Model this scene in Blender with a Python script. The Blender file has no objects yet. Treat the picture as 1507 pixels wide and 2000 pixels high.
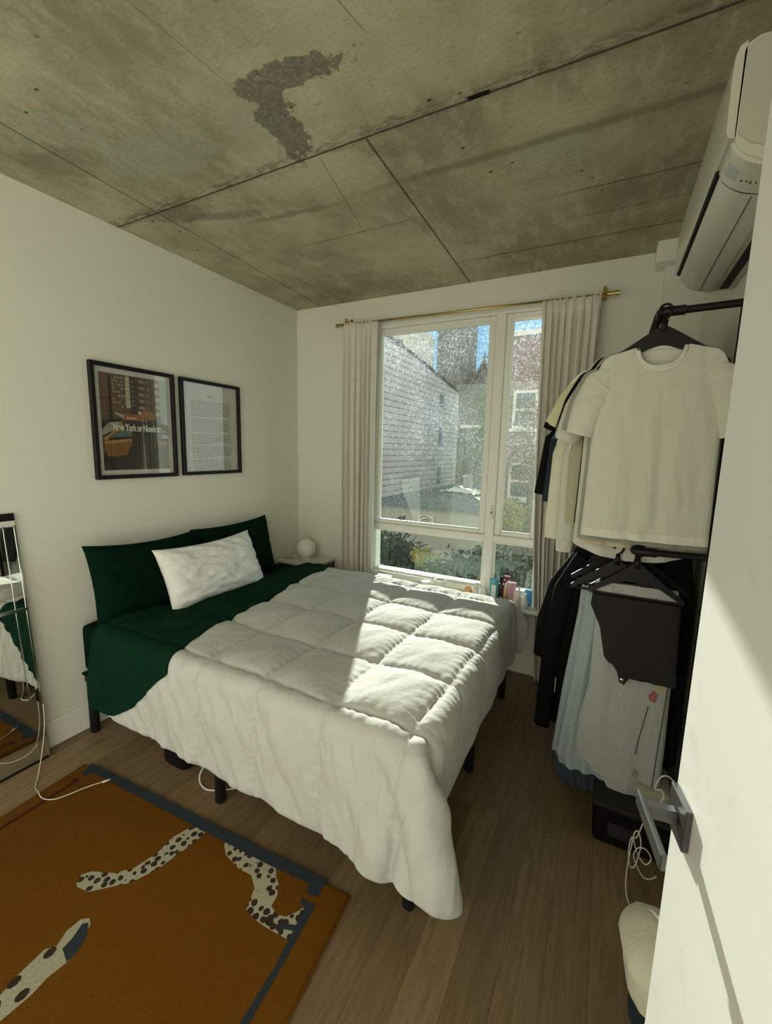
import bpy, math, random
import numpy as np
from mathutils import Vector, Matrix
random.seed(7)
S = bpy.context.scene
COL = S.collection
PI = math.pi

# ------------------------------------------------------------------ scene / camera
S.view_settings.view_transform = 'Standard'
S.view_settings.look = 'None'
S.view_settings.gamma = 1
S.view_settings.use_curve_mapping = False
S.view_settings.exposure = 0.0

cam = bpy.data.cameras.new('camera')
camo = bpy.data.objects.new('camera', cam); COL.objects.link(camo)
F = 827.81
cam.sensor_fit = 'VERTICAL'; cam.sensor_height = 36.0; cam.lens = F / 2000 * 36.0
cam.clip_start = 0.02; cam.clip_end = 500
R = Matrix(((0.8869088, -0.0872351, 0.4536329), (0.4613625, 0.1179946, -0.8793304), (0.0231823, 0.9891751, 0.1448974)))
camo.matrix_world = Matrix.Translation((2.49, -3.067, 1.6)) @ R.to_4x4()
S.camera = camo

# ------------------------------------------------------------------ material helpers
class NT:
    def __init__(s, name, rough=.6, metallic=0.0, spec=.5, **kw):
        s.mat = bpy.data.materials.new(name); s.mat.use_nodes = True
        s.t = s.mat.node_tree; s.n = s.t.nodes; s.l = s.t.links
        s.b = s.n['Principled BSDF']; s.out = s.n['Material Output']
        s.b.inputs['Roughness'].default_value = rough; s.b.inputs['Metallic'].default_value = metallic
        s.b.inputs['Specular IOR Level'].default_value = spec
        for k, v in kw.items(): s.b.inputs[k].default_value = v
        s._c = None
    def co(s, kind='Object'):
        if s._c is None: s._c = s.n.new('ShaderNodeTexCoord')
        return s._c.outputs[kind]
    def inp(s, sock, v):
        if isinstance(v, bpy.types.NodeSocket): s.l.new(v, sock)
        elif isinstance(v, (tuple, list)) and len(v) == 3 and sock.type == 'RGBA': sock.default_value = (*v, 1)
        else: sock.default_value = v
    def m(s, op, a, b=0, c=0, clamp=False):
        x = s.n.new('ShaderNodeMath'); x.operation = op; x.use_clamp = clamp
        for i, v in enumerate((a, b, c)): s.inp(x.inputs[i], v)
        return x.outputs[0]
    def xyz(s, v=None):
        x = s.n.new('ShaderNodeSeparateXYZ'); s.l.new(v or s.co(), x.inputs[0]); return x.outputs
    def comb(s, a, b, c):
        x = s.n.new('ShaderNodeCombineXYZ')
        for i, v in enumerate((a, b, c)): s.inp(x.inputs[i], v)
        return x.outputs[0]
    def mapv(s, scale=(1, 1, 1), rot=(0, 0, 0), loc=(0, 0, 0), vec=None):
        x = s.n.new('ShaderNodeMapping'); s.l.new(vec or s.co(), x.inputs[0])
        x.inputs['Scale'].default_value = scale; x.inputs['Rotation'].default_value = rot; x.inputs['Location'].default_value = loc
        return x.outputs[0]
    def noise(s, scale=5, detail=4, rough=.5, vec=None, dist=0.0):
        x = s.n.new('ShaderNodeTexNoise'); s.l.new(vec or s.co(), x.inputs['Vector'])
        x.inputs['Scale'].default_value = scale; x.inputs['Detail'].default_value = detail
        x.inputs['Roughness'].default_value = rough; x.inputs['Distortion'].default_value = dist
        return x.outputs[0]
    def vor(s, scale=5, vec=None, feature='F1', out=0, rand=1.0):
        x = s.n.new('ShaderNodeTexVoronoi'); x.feature = feature; s.l.new(vec or s.co(), x.inputs['Vector'])
        x.inputs['Scale'].default_value = scale; x.inputs['Randomness'].default_value = rand
        return x.outputs[out]
    def ss(s, v, a, b, lo=0., hi=1.):       # smooth map range
        x = s.n.new('ShaderNodeMapRange'); x.interpolation_type = 'SMOOTHSTEP'
        s.inp(x.inputs[0], v)
        for i, q in enumerate((a, b, lo, hi)): s.inp(x.inputs[i + 1], q)
        return x.outputs[0]
    def mix(s, f, a, b, mode='MIX'):
        x = s.n.new('ShaderNodeMix'); x.data_type = 'RGBA'; x.blend_type = mode
        s.inp(x.inputs[0], f); s.inp(x.inputs[6], a); s.inp(x.inputs[7], b); return x.outputs[2]
    def bump(s, h, strength=.3, dist=.01):
        x = s.n.new('ShaderNodeBump'); s.inp(x.inputs['Height'], h)
        x.inputs['Strength'].default_value = strength; x.inputs['Distance'].default_value = dist
        s.l.new(x.outputs[0], s.b.inputs['Normal'])
    def col(s, c): s.inp(s.b.inputs['Base Color'], c); return s
    def __call__(s): return s.mat

def simple(name, c, rough=.6, bump=0, bscale=60, var=.06, vscale=6, **kw):
    n = NT(name, rough, **kw)
    f = n.noise(vscale, 4, .6)
    dark = tuple(x * (1 - var) for x in c); lite = tuple(min(1, x * (1 + var)) for x in c)
    n.col(n.mix(f, dark, lite))
    if bump: n.bump(n.noise(bscale, 3, .6), bump, .004)
    return n()

def fabric(name, c, var=.1, bump=.35, weave=260, wr=14, rough=.9, stretch=(1, 1, .25), **kw):
    n = NT(name, rough, spec=.2, **kw)
    v = n.mapv(stretch)
    a = n.noise(wr, 4, .55, v, .6); w = n.noise(weave, 2, .7)
    n.col(n.mix(n.m('MULTIPLY', n.m('ADD', a, w), .5), tuple(x * (1 - var) for x in c), tuple(min(1, x * (1 + var)) for x in c)))
    n.bump(n.m('ADD', a, n.m('MULTIPLY', w, .12)), bump, .012)
    n.b.inputs['Sheen Weight'].default_value = .15 if max(c) > .1 else 0.0
    return n()

M = {}
# painted walls
n = NT('wall_paint', .75, spec=.25)
n.col(n.mix(n.noise(1.3, 3, .5), (.66, .66, .565), (.70, .70, .605))); n.bump(n.noise(180, 2, .6), .06, .002); M['wall'] = n()
n = NT('white_trim_paint', .4); n.col(n.mix(n.noise(3, 3), (.70, .70, .62), (.76, .76, .68))); M['trim'] = n()
n = NT('window_vinyl', .35); n.col(n.mix(n.noise(4, 2), (.72, .72, .64), (.78, .78, .70))); M['vinyl'] = n()
n = NT('door_paint', .45)
sm = n.ss(n.noise(5, 5, .65, n.mapv((1, 1.5, 1)), 1.5), .55, .72)
n.col(n.mix(sm, (.66, .67, .635), (.60, .61, .575))); n.bump(n.noise(26, 2, .5), .04, .003); M['door'] = n()

# concrete ceiling
n = NT('raw_concrete', .85, spec=.2)
X, Y, Z = n.xyz()
d1 = n.noise(7, 5, .65); d2 = n.noise(3.1, 5, .6, n.mapv((1, 1, 1), (0, 0, 0), (9, 3, 0)))
xd = n.m('ADD', X, n.m('MULTIPLY', n.m('SUBTRACT', d1, .5), .03)); yd = n.m('ADD', Y, n.m('MULTIPLY', n.m('SUBTRACT', d2, .5), .03))
base = n.mix(n.ss(n.noise(1.6, 6, .62), .3, .7), (.27, .24, .155), (.50, .46, .32))
base = n.mix(n.m('MULTIPLY', n.ss(n.noise(14, 5, .7, n.mapv((1, .35, 1))), .45, .72), .6), base, (.52, .49, .36))
base = n.mix(n.m('MULTIPLY', n.ss(n.noise(55, 4, .7), .5, .8), .35), base, (.20, .175, .12))
def blob(cx, cy, rx, ry, ang=0, jag=.5, sc=9):
    ca, sa = math.cos(ang), math.sin(ang)
    dx = n.m('SUBTRACT', X, cx); dy = n.m('SUBTRACT', Y, cy)
    u = n.m('ADD', n.m('MULTIPLY', dx, ca / rx), n.m('MULTIPLY', dy, sa / rx))
    v = n.m('ADD', n.m('MULTIPLY', dx, -sa / ry), n.m('MULTIPLY', dy, ca / ry))
    r = n.m('SQRT', n.m('ADD', n.m('MULTIPLY', u, u), n.m('MULTIPLY', v, v)))
    return n.m('ADD', r, n.m('MULTIPLY', n.m('SUBTRACT', n.noise(sc, 5, .65), .5), jag * 2))
for (cx, cy, rx, ry, a, s_) in ((.74, -1.80, .32, .14, .1, .5), (1.22, -1.78, .14, .12, 0, .4), (2.2, -1.15, .16, .10, 0, .4), (.55, -2.05, .22, .1, .3, .4), (1.9, -1.8, .12, .08, 0, .35)):
    base = n.mix(n.m('MULTIPLY', n.ss(blob(cx, cy, rx, ry, a, .9), .7, 1.1, 1, 0), s_), base, (.36, .40, .32))
for (cx, cy, rx, ry, a, s_) in ((.42, -1.48, .22, .09, .2, .6), (.62, -1.36, .26, .04, .3, .6), (.3, -1.95, .2, .12, .3, .45), (1.0, -1.22, .3, .025, .1, .55), (1.62, -1.42, .13, .05, .5, .4), (2.45, -.9, .35, .4, 0, .15), (2.5, -1.75, .4, .3, 0, .2), (.9, -.2, .7, .12, -.05, .25)):
    base = n.mix(n.m('MULTIPLY', n.ss(blob(cx, cy, rx, ry, a, 1.1, 13), .5, 1.1, 1, 0), s_), base, (.17, .15, .11))
# dark cement smear shaped like a T
t1 = n.ss(blob(1.50, -1.865, .24, .052, .12, 1.0, 20), .8, .95, 1, 0)
t2 = n.ss(blob(1.325, -1.70, .078, .22, .24, 1.0, 20), .8, .95, 1, 0)
t4 = n.ss(blob(1.36, -1.87, .09, .05, .1, 1.0, 26), .8, .95, 1, 0)
t3 = n.m('MAXIMUM', n.m('MAXIMUM', t1, t2), t4)
t3 = n.m('MULTIPLY', t3, n.ss(n.noise(30, 5, .75, None, 2.5), .38, .58, .6, 1))
t2a = t3
base = n.mix(n.m('MULTIPLY', t3, .85), base, (.115, .110, .092))
def line(d, w0, w1, amt, c=(.05, .044, .032)):
    global base
    f = n.m('MULTIPLY', n.ss(n.m('ABSOLUTE', d), w0, w1, 1, 0), amt)
    base = n.mix(f, base, c)
def rng(v, a, b, s_=.01): return n.m('MULTIPLY', n.ss(v, a - s_, a + s_), n.ss(v, b - s_, b + s_, 1, 0))
dA = n.m('ADD', n.m('ADD', Y, 1.522), n.m('MULTIPLY', n.m('SUBTRACT', d1, .5), .006))
scr = n.ss(n.noise(26, 5, .75, n.mapv((.45, 1.6, 1), (0, 0, .12)), 1.5), .60, .74)
base = n.mix(n.m('MULTIPLY', n.m('MULTIPLY', scr, n.ss(n.noise(2.6, 3, .5), .42, .62)), .55), base, (.60, .57, .44))
scr2 = n.ss(n.noise(22, 5, .8, n.mapv((.5, 1.8, 1), (0, 0, -.1), (5, 2, 0)), 1.2), .60, .70)
base = n.mix(n.m('MULTIPLY', n.m('MULTIPLY', scr2, n.ss(n.noise(2.1, 3, .5, n.mapv((1, 1, 1), (0, 0, 0), (2, 8, 1))), .46, .60)), .7), base, (.13, .115, .08))
stain = n.m('MULTIPLY', n.ss(n.m('ABSOLUTE', n.m('ADD', yd, 1.540)), .0, .065, 1, 0), n.ss(n.noise(14, 6, .8, n.mapv((.8, 2, 1)), .8), .44, .58))
base = n.mix(n.m('MULTIPLY', stain, .7), base, (.12, .105, .075))
line(dA, .0025, .007, .9)
dB = n.m('SUBTRACT', n.m('ADD', X, n.m('MULTIPLY', Y, .055)), .258)
line(dB, .002, .006, .75)
dC = n.m('ADD', n.m('SUBTRACT', X, 1.529), n.m('MULTIPLY', Y, .025))
line(dC, .0025, .007, n.m('MULTIPLY', rng(Y, -1.52, .02), .85))
dD = n.m('SUBTRACT', n.m('SUBTRACT', X, .995), n.m('MULTIPLY', Y, -.231))
line(dD, .001, .004, n.m('MULTIPLY', rng(Y, -1.5, -.88), .5))
dE = n.m('ADD', n.m('SUBTRACT', X, 1.51), n.m('MULTIPLY', Y, -.118))
line(dE, .001, .003, n.m('MULTIPLY', rng(Y, -2.4, -1.88), .4))
for (x0, y0, sl) in ((1.75, -2.0, .2), (1.95, -2.1, .25)):
    line(n.m('SUBTRACT', n.m('SUBTRACT', X, x0), n.m('MULTIPLY', n.m('SUBTRACT', Y, y0), sl)), .001, .004, n.m('MULTIPLY', rng(Y, y0 - .2, y0 + .12), .45))
line(n.m('ADD', yd, 1.222), .006, .034, n.m('MULTIPLY', n.ss(X, 1.2, 1.8), .55), (.15, .132, .09))
line(n.m('ADD', yd, .345), .001, .012, n.m('MULTIPLY', n.ss(X, 1.4, 1.8), .65))
line(n.m('ADD', yd, .83), .001, .010, n.m('MULTIPLY', n.ss(X, 2.1, 2.3), .6))
line(n.m('ADD', yd, .60), .001, .009, n.m('MULTIPLY', n.ss(X, 2.15, 2.35), .45))
line(n.m('ADD', yd, .92), .001, .010, n.m('MULTIPLY', rng(X, .8, 1.5, .1), .45))
# pits
pv = n.vor(10, n.mapv((1, 1.6, 1)), 'F1', 0)
pit = n.m('MULTIPLY', n.ss(pv, .06, .12, 1, 0), n.ss(n.noise(2.3, 2, .5, n.mapv((1, 1, 1), (0, 0, 0), (4, 7, 0))), .5, .6))
base = n.mix(n.m('MULTIPLY', pit, .85), base, (.04, .035, .025))
slot = n.m('MULTIPLY', rng(xd, 1.965, 2.045, .004), rng(Y, -1.537, -1.517, .003))
base = n.mix(slot, base, (.006, .005, .004))
n.col(base)
n.bump(n.m('ADD', n.noise(30, 6, .7), n.m('MULTIPLY', n.m('ADD', pit, t3), -.6)), .35, .008)
M['concrete'] = n()

# oak plank floor (boards run along Y)
n = NT('oak_floor', .42, spec=.4)
X, Y, Z = n.xyz()
W = .125
bi = n.m('FLOOR', n.m('DIVIDE', n.m('ADD', X, .05), W))
wn = n.n.new('ShaderNodeTexWhiteNoise'); wn.noise_dimensions = '1D'; n.l.new(bi, wn.inputs['W'])
yo = n.m('ADD', Y, n.m('MULTIPLY', wn.outputs[0], 3.1))
bj = n.m('FLOOR', n.m('DIVIDE', yo, 1.25))
wn2 = n.n.new('ShaderNodeTexWhiteNoise'); wn2.noise_dimensions = '2D'; n.l.new(n.comb(bi, bj, 0), wn2.inputs['Vector'])
rv = wn2.outputs[0]
gr = n.noise(5, 6, .65, n.comb(n.m('MULTIPLY', X, 9), n.m('ADD', n.m('MULTIPLY', Y, .8), n.m('MULTIPLY', rv, 40)), 0), 1.2)
fg = n.noise(60, 3, .6, n.comb(n.m('MULTIPLY', X, 6), n.m('MULTIPLY', Y, .35), rv))
c = n.mix(n.ss(gr, .3, .7), (.150, .096, .046), (.26, .175, .095))
c = n.mix(n.m('MULTIPLY', fg, .3), c, (.34, .24, .14))
c = n.mix(n.m('MULTIPLY', rv, .55), c, (.10, .064, .032))
fx = n.m('ABSOLUTE', n.m('SUBTRACT', n.m('FRACT', n.m('DIVIDE', n.m('ADD', X, .05), W)), .5))
fy = n.m('ABSOLUTE', n.m('SUBTRACT', n.m('FRACT', n.m('DIVIDE', yo, 1.25)), .5))
seam = n.m('MAXIMUM', n.ss(fx, .485, .497), n.ss(fy, .4985, .4997))
c = n.mix(n.m('MULTIPLY', seam, .4), c, (.02, .012, .007)); n.col(c)
n.bump(n.m('SUBTRACT', n.m('MULTIPLY', gr, .3), seam), .25, .003); M['floor'] = n()

M['green'] = fabric('dark_green_cotton', (.0018, .0125, .0065), .25, .25, 300, 9)
M['green'].node_tree.nodes['Principled BSDF'].inputs['Specular IOR Level'].default_value = .04
M['green_sheet'] = fabric('green_top_sheet', (.0035, .024, .0125), .25, .3, 300, 9)
M['green_sheet'].node_tree.nodes['Principled BSDF'].inputs['Specular IOR Level'].default_value = .05
M['white_cotton'] = fabric('white_cotton', (.74, .75, .71), .03, .5, 400, 16, stretch=(1, 1, 1))
n = NT('comforter_cotton', .9, spec=.2)
v = n.mapv((1, 1, .5), (.3, .2, .6))
a = n.noise(34, 4, .5, v, 1.2)
n.col(n.mix(n.noise(3, 3), (.48, .485, .45), (.52, .525, .49))); n.bump(a, .22, .010); n.b.inputs['Sheen Weight'].default_value = .2
M['comforter'] = n()
M['curtain'] = fabric('curtain_linen', (.64, .62, .54), .07, .3, 420, 8, stretch=(1, 1, .15))
M['brass'] = simple('brushed_brass', (.55, .40, .14), .3, metallic=1.0)
M['black_metal'] = simple('black_powder_coat', (.008, .008, .009), .42, spec=.25)
M['black_plastic'] = simple('black_plastic', (.005, .005, .006), .45, spec=.25)
M['dark_handle'] = simple('graphite_metal', (.10, .10, .10), .35, metallic=.7)
M['frame_black'] = simple('black_wood_frame', (.008, .007, .008), .45, spec=.2)
M['ac_white'] = simple('ac_plastic', (.56, .56, .47), .22)
M['ac_side'] = simple('ac_side_plastic', (.46, .45, .37), .5)
M['ac_grey'] = simple('ac_display', (.38, .41, .40), .2)
M['void'] = simple('black_gap', (.004, .004, .004), .7)
M['silver'] = simple('polished_silver', (.8, .8, .76), .12, metallic=1.0)
n = NT('mirror_silver', .015, metallic=1.0); n.col((.72, .75, .70)); n.l.new(n.ss(n.noise(3, 2), 0, 1, .01, .03), n.b.inputs['Roughness']); M['mirror'] = n()
M['gloss_white'] = simple('glossy_white_laminate', (.62, .62, .56), .12)
M['nightstand'] = simple('nightstand_wood', (.10, .085, .07), .4)
n = NT('opal_glass', .25); n.col(n.mix(n.noise(2), (.74, .74, .68), (.78, .78, .72))); n.b.inputs['Subsurface Weight'].default_value = .3; M['opal'] = n()
M['cable_white'] = simple('white_cable', (.62, .60, .54), .4)
M['cardboard'] = simple('cardboard', (.16, .09, .045), .8)

# clothing
M['tee_white'] = fabric('white_jersey', (.60, .605, .52), .03, .45, 500, 7, stretch=(1, 1, .5))
M['tee_rib'] = fabric('white_ribbing', (.66, .66, .58), .03, .2, 500, 10)
M['grey_olive'] = fabric('grey_jersey', (.30, .31, .26), .05, .3)
M['beige'] = fabric('beige_cotton', (.56, .48, .34), .04, .3)
M['cream'] = fabric('cream_knit', (.66, .63, .50), .05, .4, 200)
M['offwhite'] = fabric('offwhite_linen', (.58, .58, .50), .05, .4)
M['tan_knit'] = fabric('tan_corduroy', (.42, .39, .27), .08, .4)
M['yellow_pale'] = fabric('pale_yellow_cotton', (.62, .60, .38), .04, .3)
M['black_cloth'] = fabric('black_cloth', (.006, .006, .0065), .25, .4)
M['black_cloth'].node_tree.nodes['Principled BSDF'].inputs['Specular IOR Level'].default_value = .08
M['navy'] = fabric('navy_cloth', (.018, .026, .040), .2, .4)
M['maroon'] = fabric('maroon_cloth', (.11, .018, .012), .2, .4)
M['charcoal'] = fabric('charcoal_twill', (.020, .020, .020), .15, .3, 500)
def denim(name, c, fade=.25):
    n = NT(name, .85, spec=.2)
    tw = n.noise(220, 2, .7, n.mapv((1, 1, .25))); f = n.noise(5, 4, .6)
    c2 = tuple(min(1, x * (1 + fade)) for x in c); c1 = tuple(x * (1 - fade) for x in c)
    n.col(n.mix(n.m('ADD', n.m('MULTIPLY', tw, .5), n.m('MULTIPLY', f, .5)), c1, c2)); n.bump(n.m('ADD', tw, n.noise(10, 4, .6, n.mapv((1, 1, .3)))), .35, .006)
    return n()
M['denim_grey'] = denim('faded_grey_denim', (.36, .38, .365))
M['denim_light'] = denim('light_blue_denim', (.30, .36, .37))
M['denim_dark'] = denim('dark_blue_denim', (.045, .062, .078))
M['patch'] = simple('leather_patch', (.38, .33, .20), .6)
M['red'] = simple('red_print', (.28, .09, .07), .6)
M['stitch'] = simple('dark_stitching', (.06, .06, .055), .8)
M['wood_red'] = simple('red_brown_hanger_wood', (.16, .03, .012), .35)
M['paper_bag'] = fabric('beige_canvas', (.66, .62, .50), .08, .5)

# ------------------------------------------------------------------ mesh helpers
WM = {}      # world offset of every parent, so that each part keeps its mesh in its thing's own frame
def off(o): return WM.get(o.name, Vector((0, 0, 0)))
class MB:
    def __init__(s): s.v = []; s.f = []; s.m = []
    def add(s, vs, fs, mi=0):
        o = len(s.v); s.v += [tuple(map(float, v)) for v in vs]; s.f += [tuple(o + i for i in f) for f in fs]; s.m += [mi] * len(fs); return s
    def box(s, x0, x1, y0, y1, z0, z1, mi=0, bev=0):
        if x0 > x1: x0, x1 = x1, x0
        if y0 > y1: y0, y1 = y1, y0
        if z0 > z1: z0, z1 = z1, z0
        b = min(bev, (x1 - x0) * .45, (y1 - y0) * .45, (z1 - z0) * .45)
        if b <= 0:
            return s.add([(x0, y0, z0), (x1, y0, z0), (x1, y1, z0), (x0, y1, z0), (x0, y0, z1), (x1, y0, z1), (x1, y1, z1), (x0, y1, z1)],
                         [(0, 3, 2, 1), (4, 5, 6, 7), (0, 1, 5, 4), (1, 2, 6, 5), (2, 3, 7, 6), (3, 0, 4, 7)], mi)
        # chamfered box
        c = ((x0, x1), (y0, y1), (z0, z1)); vs = []; idx = {}
        for ix in (0, 1):
            for iy in (0, 1):
                for iz in (0, 1):
                    for ax in range(3):
                        p = [c[0][ix], c[1][iy], c[2][iz]]
                        for k, i in enumerate((ix, iy, iz)):
                            if k != ax: p[k] += b if i == 0 else -b
                        idx[(ix, iy, iz, ax)] = len(vs); vs.append(tuple(p))
        fs = []
        cen = Vector(((x0 + x1) / 2, (y0 + y1) / 2, (z0 + z1) / 2))
        def quad(l):
            a = [Vector(vs[i]) for i in l]; nrm = (a[1] - a[0]).cross(a[2] - a[0]); m_ = sum(a, Vector()) / len(a)
            fs.append(tuple(l) if nrm.dot(m_ - cen) > 0 else tuple(reversed(l)))
        for ax in range(3):
            o = [k for k in range(3) if k != ax]
            for sd in (0, 1):
                l = []
                for (i, j) in ((0, 0), (1, 0), (1, 1), (0, 1)):
                    k = [0, 0, 0]; k[ax] = sd; k[o[0]] = i; k[o[1]] = j; l.append(idx[(*k, ax)])
                quad(l)
            for (i, j) in ((0, 0), (1, 0), (1, 1), (0, 1)):   # edges along ax
                l = []
                for sd in (0, 1):
                    k = [0, 0, 0]; k[ax] = sd; k[o[0]] = i; k[o[1]] = j
                    pr = [idx[(*k, o[0])], idx[(*k, o[1])]]
                    l += pr if sd == 0 else pr[::-1]
                quad(l)
        for ix in (0, 1):
            for iy in (0, 1):
                for iz in (0, 1): quad([idx[(ix, iy, iz, a)] for a in range(3)])
        return s.add(vs, fs, mi)
    def tube(s, pts, r, seg=10, mi=0, caps=True, sx=1.0):
        pts = [Vector(p) for p in pts]; n_ = len(pts); rs = r if isinstance(r, (list, tuple)) else [r] * n_
        t = [(pts[min(i + 1, n_ - 1)] - pts[max(i - 1, 0)]).normalized() for i in range(n_)]
        up = Vector((0, 0, 1)) if abs(t[0].z) < .9 else Vector((1, 0, 0))
        a = t[0].cross(up).normalized(); vs = []; fs = []
        for i in range(n_):
            a = (a - t[i] * a.dot(t[i])).normalized(); b = t[i].cross(a)
            for k in range(seg):
                th = 2 * PI * k / seg; vs.append(pts[i] + (a * math.cos(th) * sx + b * math.sin(th)) * rs[i])
        for i in range(n_ - 1):
            for k in range(seg):
                k2 = (k + 1) % seg; fs.append((i * seg + k, i * seg + k2, (i + 1) * seg + k2, (i + 1) * seg + k))
        if caps: fs += [tuple(reversed(range(seg))), tuple(range((n_ - 1) * seg, n_ * seg))]
        return s.add(vs, fs, mi)
    def lathe(s, prof, c=(0, 0, 0), seg=24, mi=0, sx=1, sy=1):
        vs = []; fs = []; k_ = len(prof)
        for k in range(seg):
            th = 2 * PI * k / seg
            for r, z in prof: vs.append((c[0] + r * math.cos(th) * sx, c[1] + r * math.sin(th) * sy, c[2] + z))
        for k in range(seg):
            a = k * k_; b = ((k + 1) % seg) * k_
            for i in range(k_ - 1): fs.append((a + i, b + i, b + i + 1, a + i + 1))
        return s.add(vs, fs, mi)
    def prism(s, poly, h0, h1, axis='z', mi=0):
        n_ = len(poly)
        f = {'z': lambda p, h: (p[0], p[1], h), 'y': lambda p, h: (p[0], h, p[1]), 'x': lambda p, h: (h, p[0], p[1])}[axis]
        vs = [f(p, h0) for p in poly] + [f(p, h1) for p in poly]
        fs = [tuple(reversed(range(n_))), tuple(range(n_, 2 * n_))] + [(i, (i + 1) % n_, n_ + (i + 1) % n_, n_ + i) for i in range(n_)]
        return s.add(vs, fs, mi)
    def grid(s, P, mi=0, cu=False, cv=False, flip=False):
        nv, nu = P.shape[:2]; fs = []
        for j in range(nv if cv else nv - 1):
            for i in range(nu if cu else nu - 1):
                j2 = (j + 1) % nv; i2 = (i + 1) % nu
                q = (j * nu + i, j * nu + i2, j2 * nu + i2, j2 * nu + i); fs.append(q[::-1] if flip else q)
        return s.add(P.reshape(-1, 3).tolist(), fs, mi)
    def build(s, name, mats, parent=None, smooth=False, label=None):
        me = bpy.data.meshes.new(name)
        if parent:
            q = off(parent); s.v = [(v[0] - q.x, v[1] - q.y, v[2] - q.z) for v in s.v]
        me.from_pydata(s.v, [], s.f)
        mats = mats if isinstance(mats, (list, tuple)) else [mats]
        for m_ in mats: me.materials.append(M[m_] if isinstance(m_, str) else m_)
        me.polygons.foreach_set('material_index', s.m)
        me.validate()
        import bmesh
        b = bmesh.new(); b.from_mesh(me); bmesh.ops.recalc_face_normals(b, faces=b.faces); b.to_mesh(me); b.free()
        if smooth is True: me.shade_smooth()
        elif smooth: 
            me.shade_smooth(); me.set_sharp_from_angle(angle=math.radians(smooth))
        o = bpy.data.objects.new(name, me); COL.objects.link(o)
        if parent:
            o.parent = parent; WM[o.name] = off(parent)
        if label: o['label'] = label
        return o
def thing(name, label, cat, loc=(0, 0, 0), group=None, rot=(0, 0, 0)):
    o = bpy.data.objects.new(name, None); COL.objects.link(o); o.empty_display_size = .05
    o.location = loc; WM[o.name] = Vector(loc)
    tag(o, label, cat, group); return o
def tag(o, label, cat, group=None, kind=None):
    o['label'] = label; o['category'] = cat
    if group: o['group'] = group
    if kind: o['kind'] = kind
    return o
def struct(o): o['kind'] = 'structure'; return o
def dup(root, loc, label=None):
    r = root.copy(); COL.objects.link(r); r.location = loc
    if label: r['label'] = label
    for ch in list(root.children):
        c = ch.copy(); COL.objects.link(c); c.parent = r
        for g in ch.children:
            d = g.copy(); COL.objects.link(d); d.parent = c
    return r

def vnoise(u, v, seed=0):
    """smooth value noise, numpy"""
    r = np.random.RandomState(seed).rand(64, 64)
    iu = np.floor(u).astype(int); iv = np.floor(v).astype(int); fu = u - iu; fv = v - iv
    fu = fu * fu * (3 - 2 * fu); fv = fv * fv * (3 - 2 * fv)
    g = lambda a, b: r[a % 64, b % 64]
    return (g(iu, iv) * (1 - fu) + g(iu + 1, iv) * fu) * (1 - fv) + (g(iu, iv + 1) * (1 - fu) + g(iu + 1, iv + 1) * fu) * fv - .5
def fbm(u, v, seed=0, o=3):
    return sum(vnoise(u * 2 ** k, v * 2 ** k, seed + k) / 2 ** k for k in range(o))

def spline(P, n_=8):
    P = [Vector(p) for p in P]; out = []
    for i in range(len(P) - 1):
        p0 = P[max(i - 1, 0)]; p1 = P[i]; p2 = P[i + 1]; p3 = P[min(i + 2, len(P) - 1)]
        for k in range(n_):
            u = k / n_; out.append(.5 * (2 * p1 + (-p0 + p2) * u + (2 * p0 - 5 * p1 + 4 * p2 - p3) * u * u + (-p0 + 3 * p1 - 3 * p2 + p3) * u ** 3))
    out.append(P[-1]); return out

# ------------------------------------------------------------------ room shell
H = 2.77; RW = 2.88; YB = -4.3
struct(MB().box(-.3, RW + .3, YB, .35, -.15, 0).build('floor', 'floor'))
struct(MB().box(-.3, RW + .3, YB, .35, H, H + .2).build('ceiling', 'concrete'))
struct(MB().box(-.2, 0, YB, .35, 0, H).build('wall_left', 'wall'))
struct(MB().box(RW, RW + .2, -3.16, .35, 0, H).build('wall_right', 'wall'))
WX0, WX1, WZ0, WZ1 = .74, 2.14, .55, 2.58
bw = MB()
bw.box(0, WX0, 0, .22, 0, H); bw.box(WX1, RW, 0, .22, 0, H); bw.box(WX0, WX1, 0, .22, WZ1, H); bw.box(WX0, WX1, 0, .22, 0, WZ0)
struct(bw.build('wall_back', 'wall'))
struct(MB().box(2.685, RW, -.07, 0, 0, 2.66).build('trim_1', 'wall'))
struct(MB().box(2.63, RW, -.16, 0, 2.66, H, bev=.004).build('trim_2', 'trim'))
b = MB(); b.box(0, .014, YB, 0, 0, .148, bev=.003); b.build('baseboard_left', 'trim')['kind'] = 'structure'
b = MB(); b.box(.014, RW, -.014, 0, 0, .148, bev=.003); b.build('baseboard_back', 'trim')['kind'] = 'structure'
b = MB(); b.box(RW - .014, RW, -3.13, -.07, 0, .148, bev=.003); b.build('baseboard_right', 'trim')['kind'] = 'structure'

# ledge under the window
b = MB(); b.box(.50, 2.17, -.20, 0, .525, .55, bev=.005); b.build('trim_3', 'trim')['kind'] = 'structure'

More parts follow.
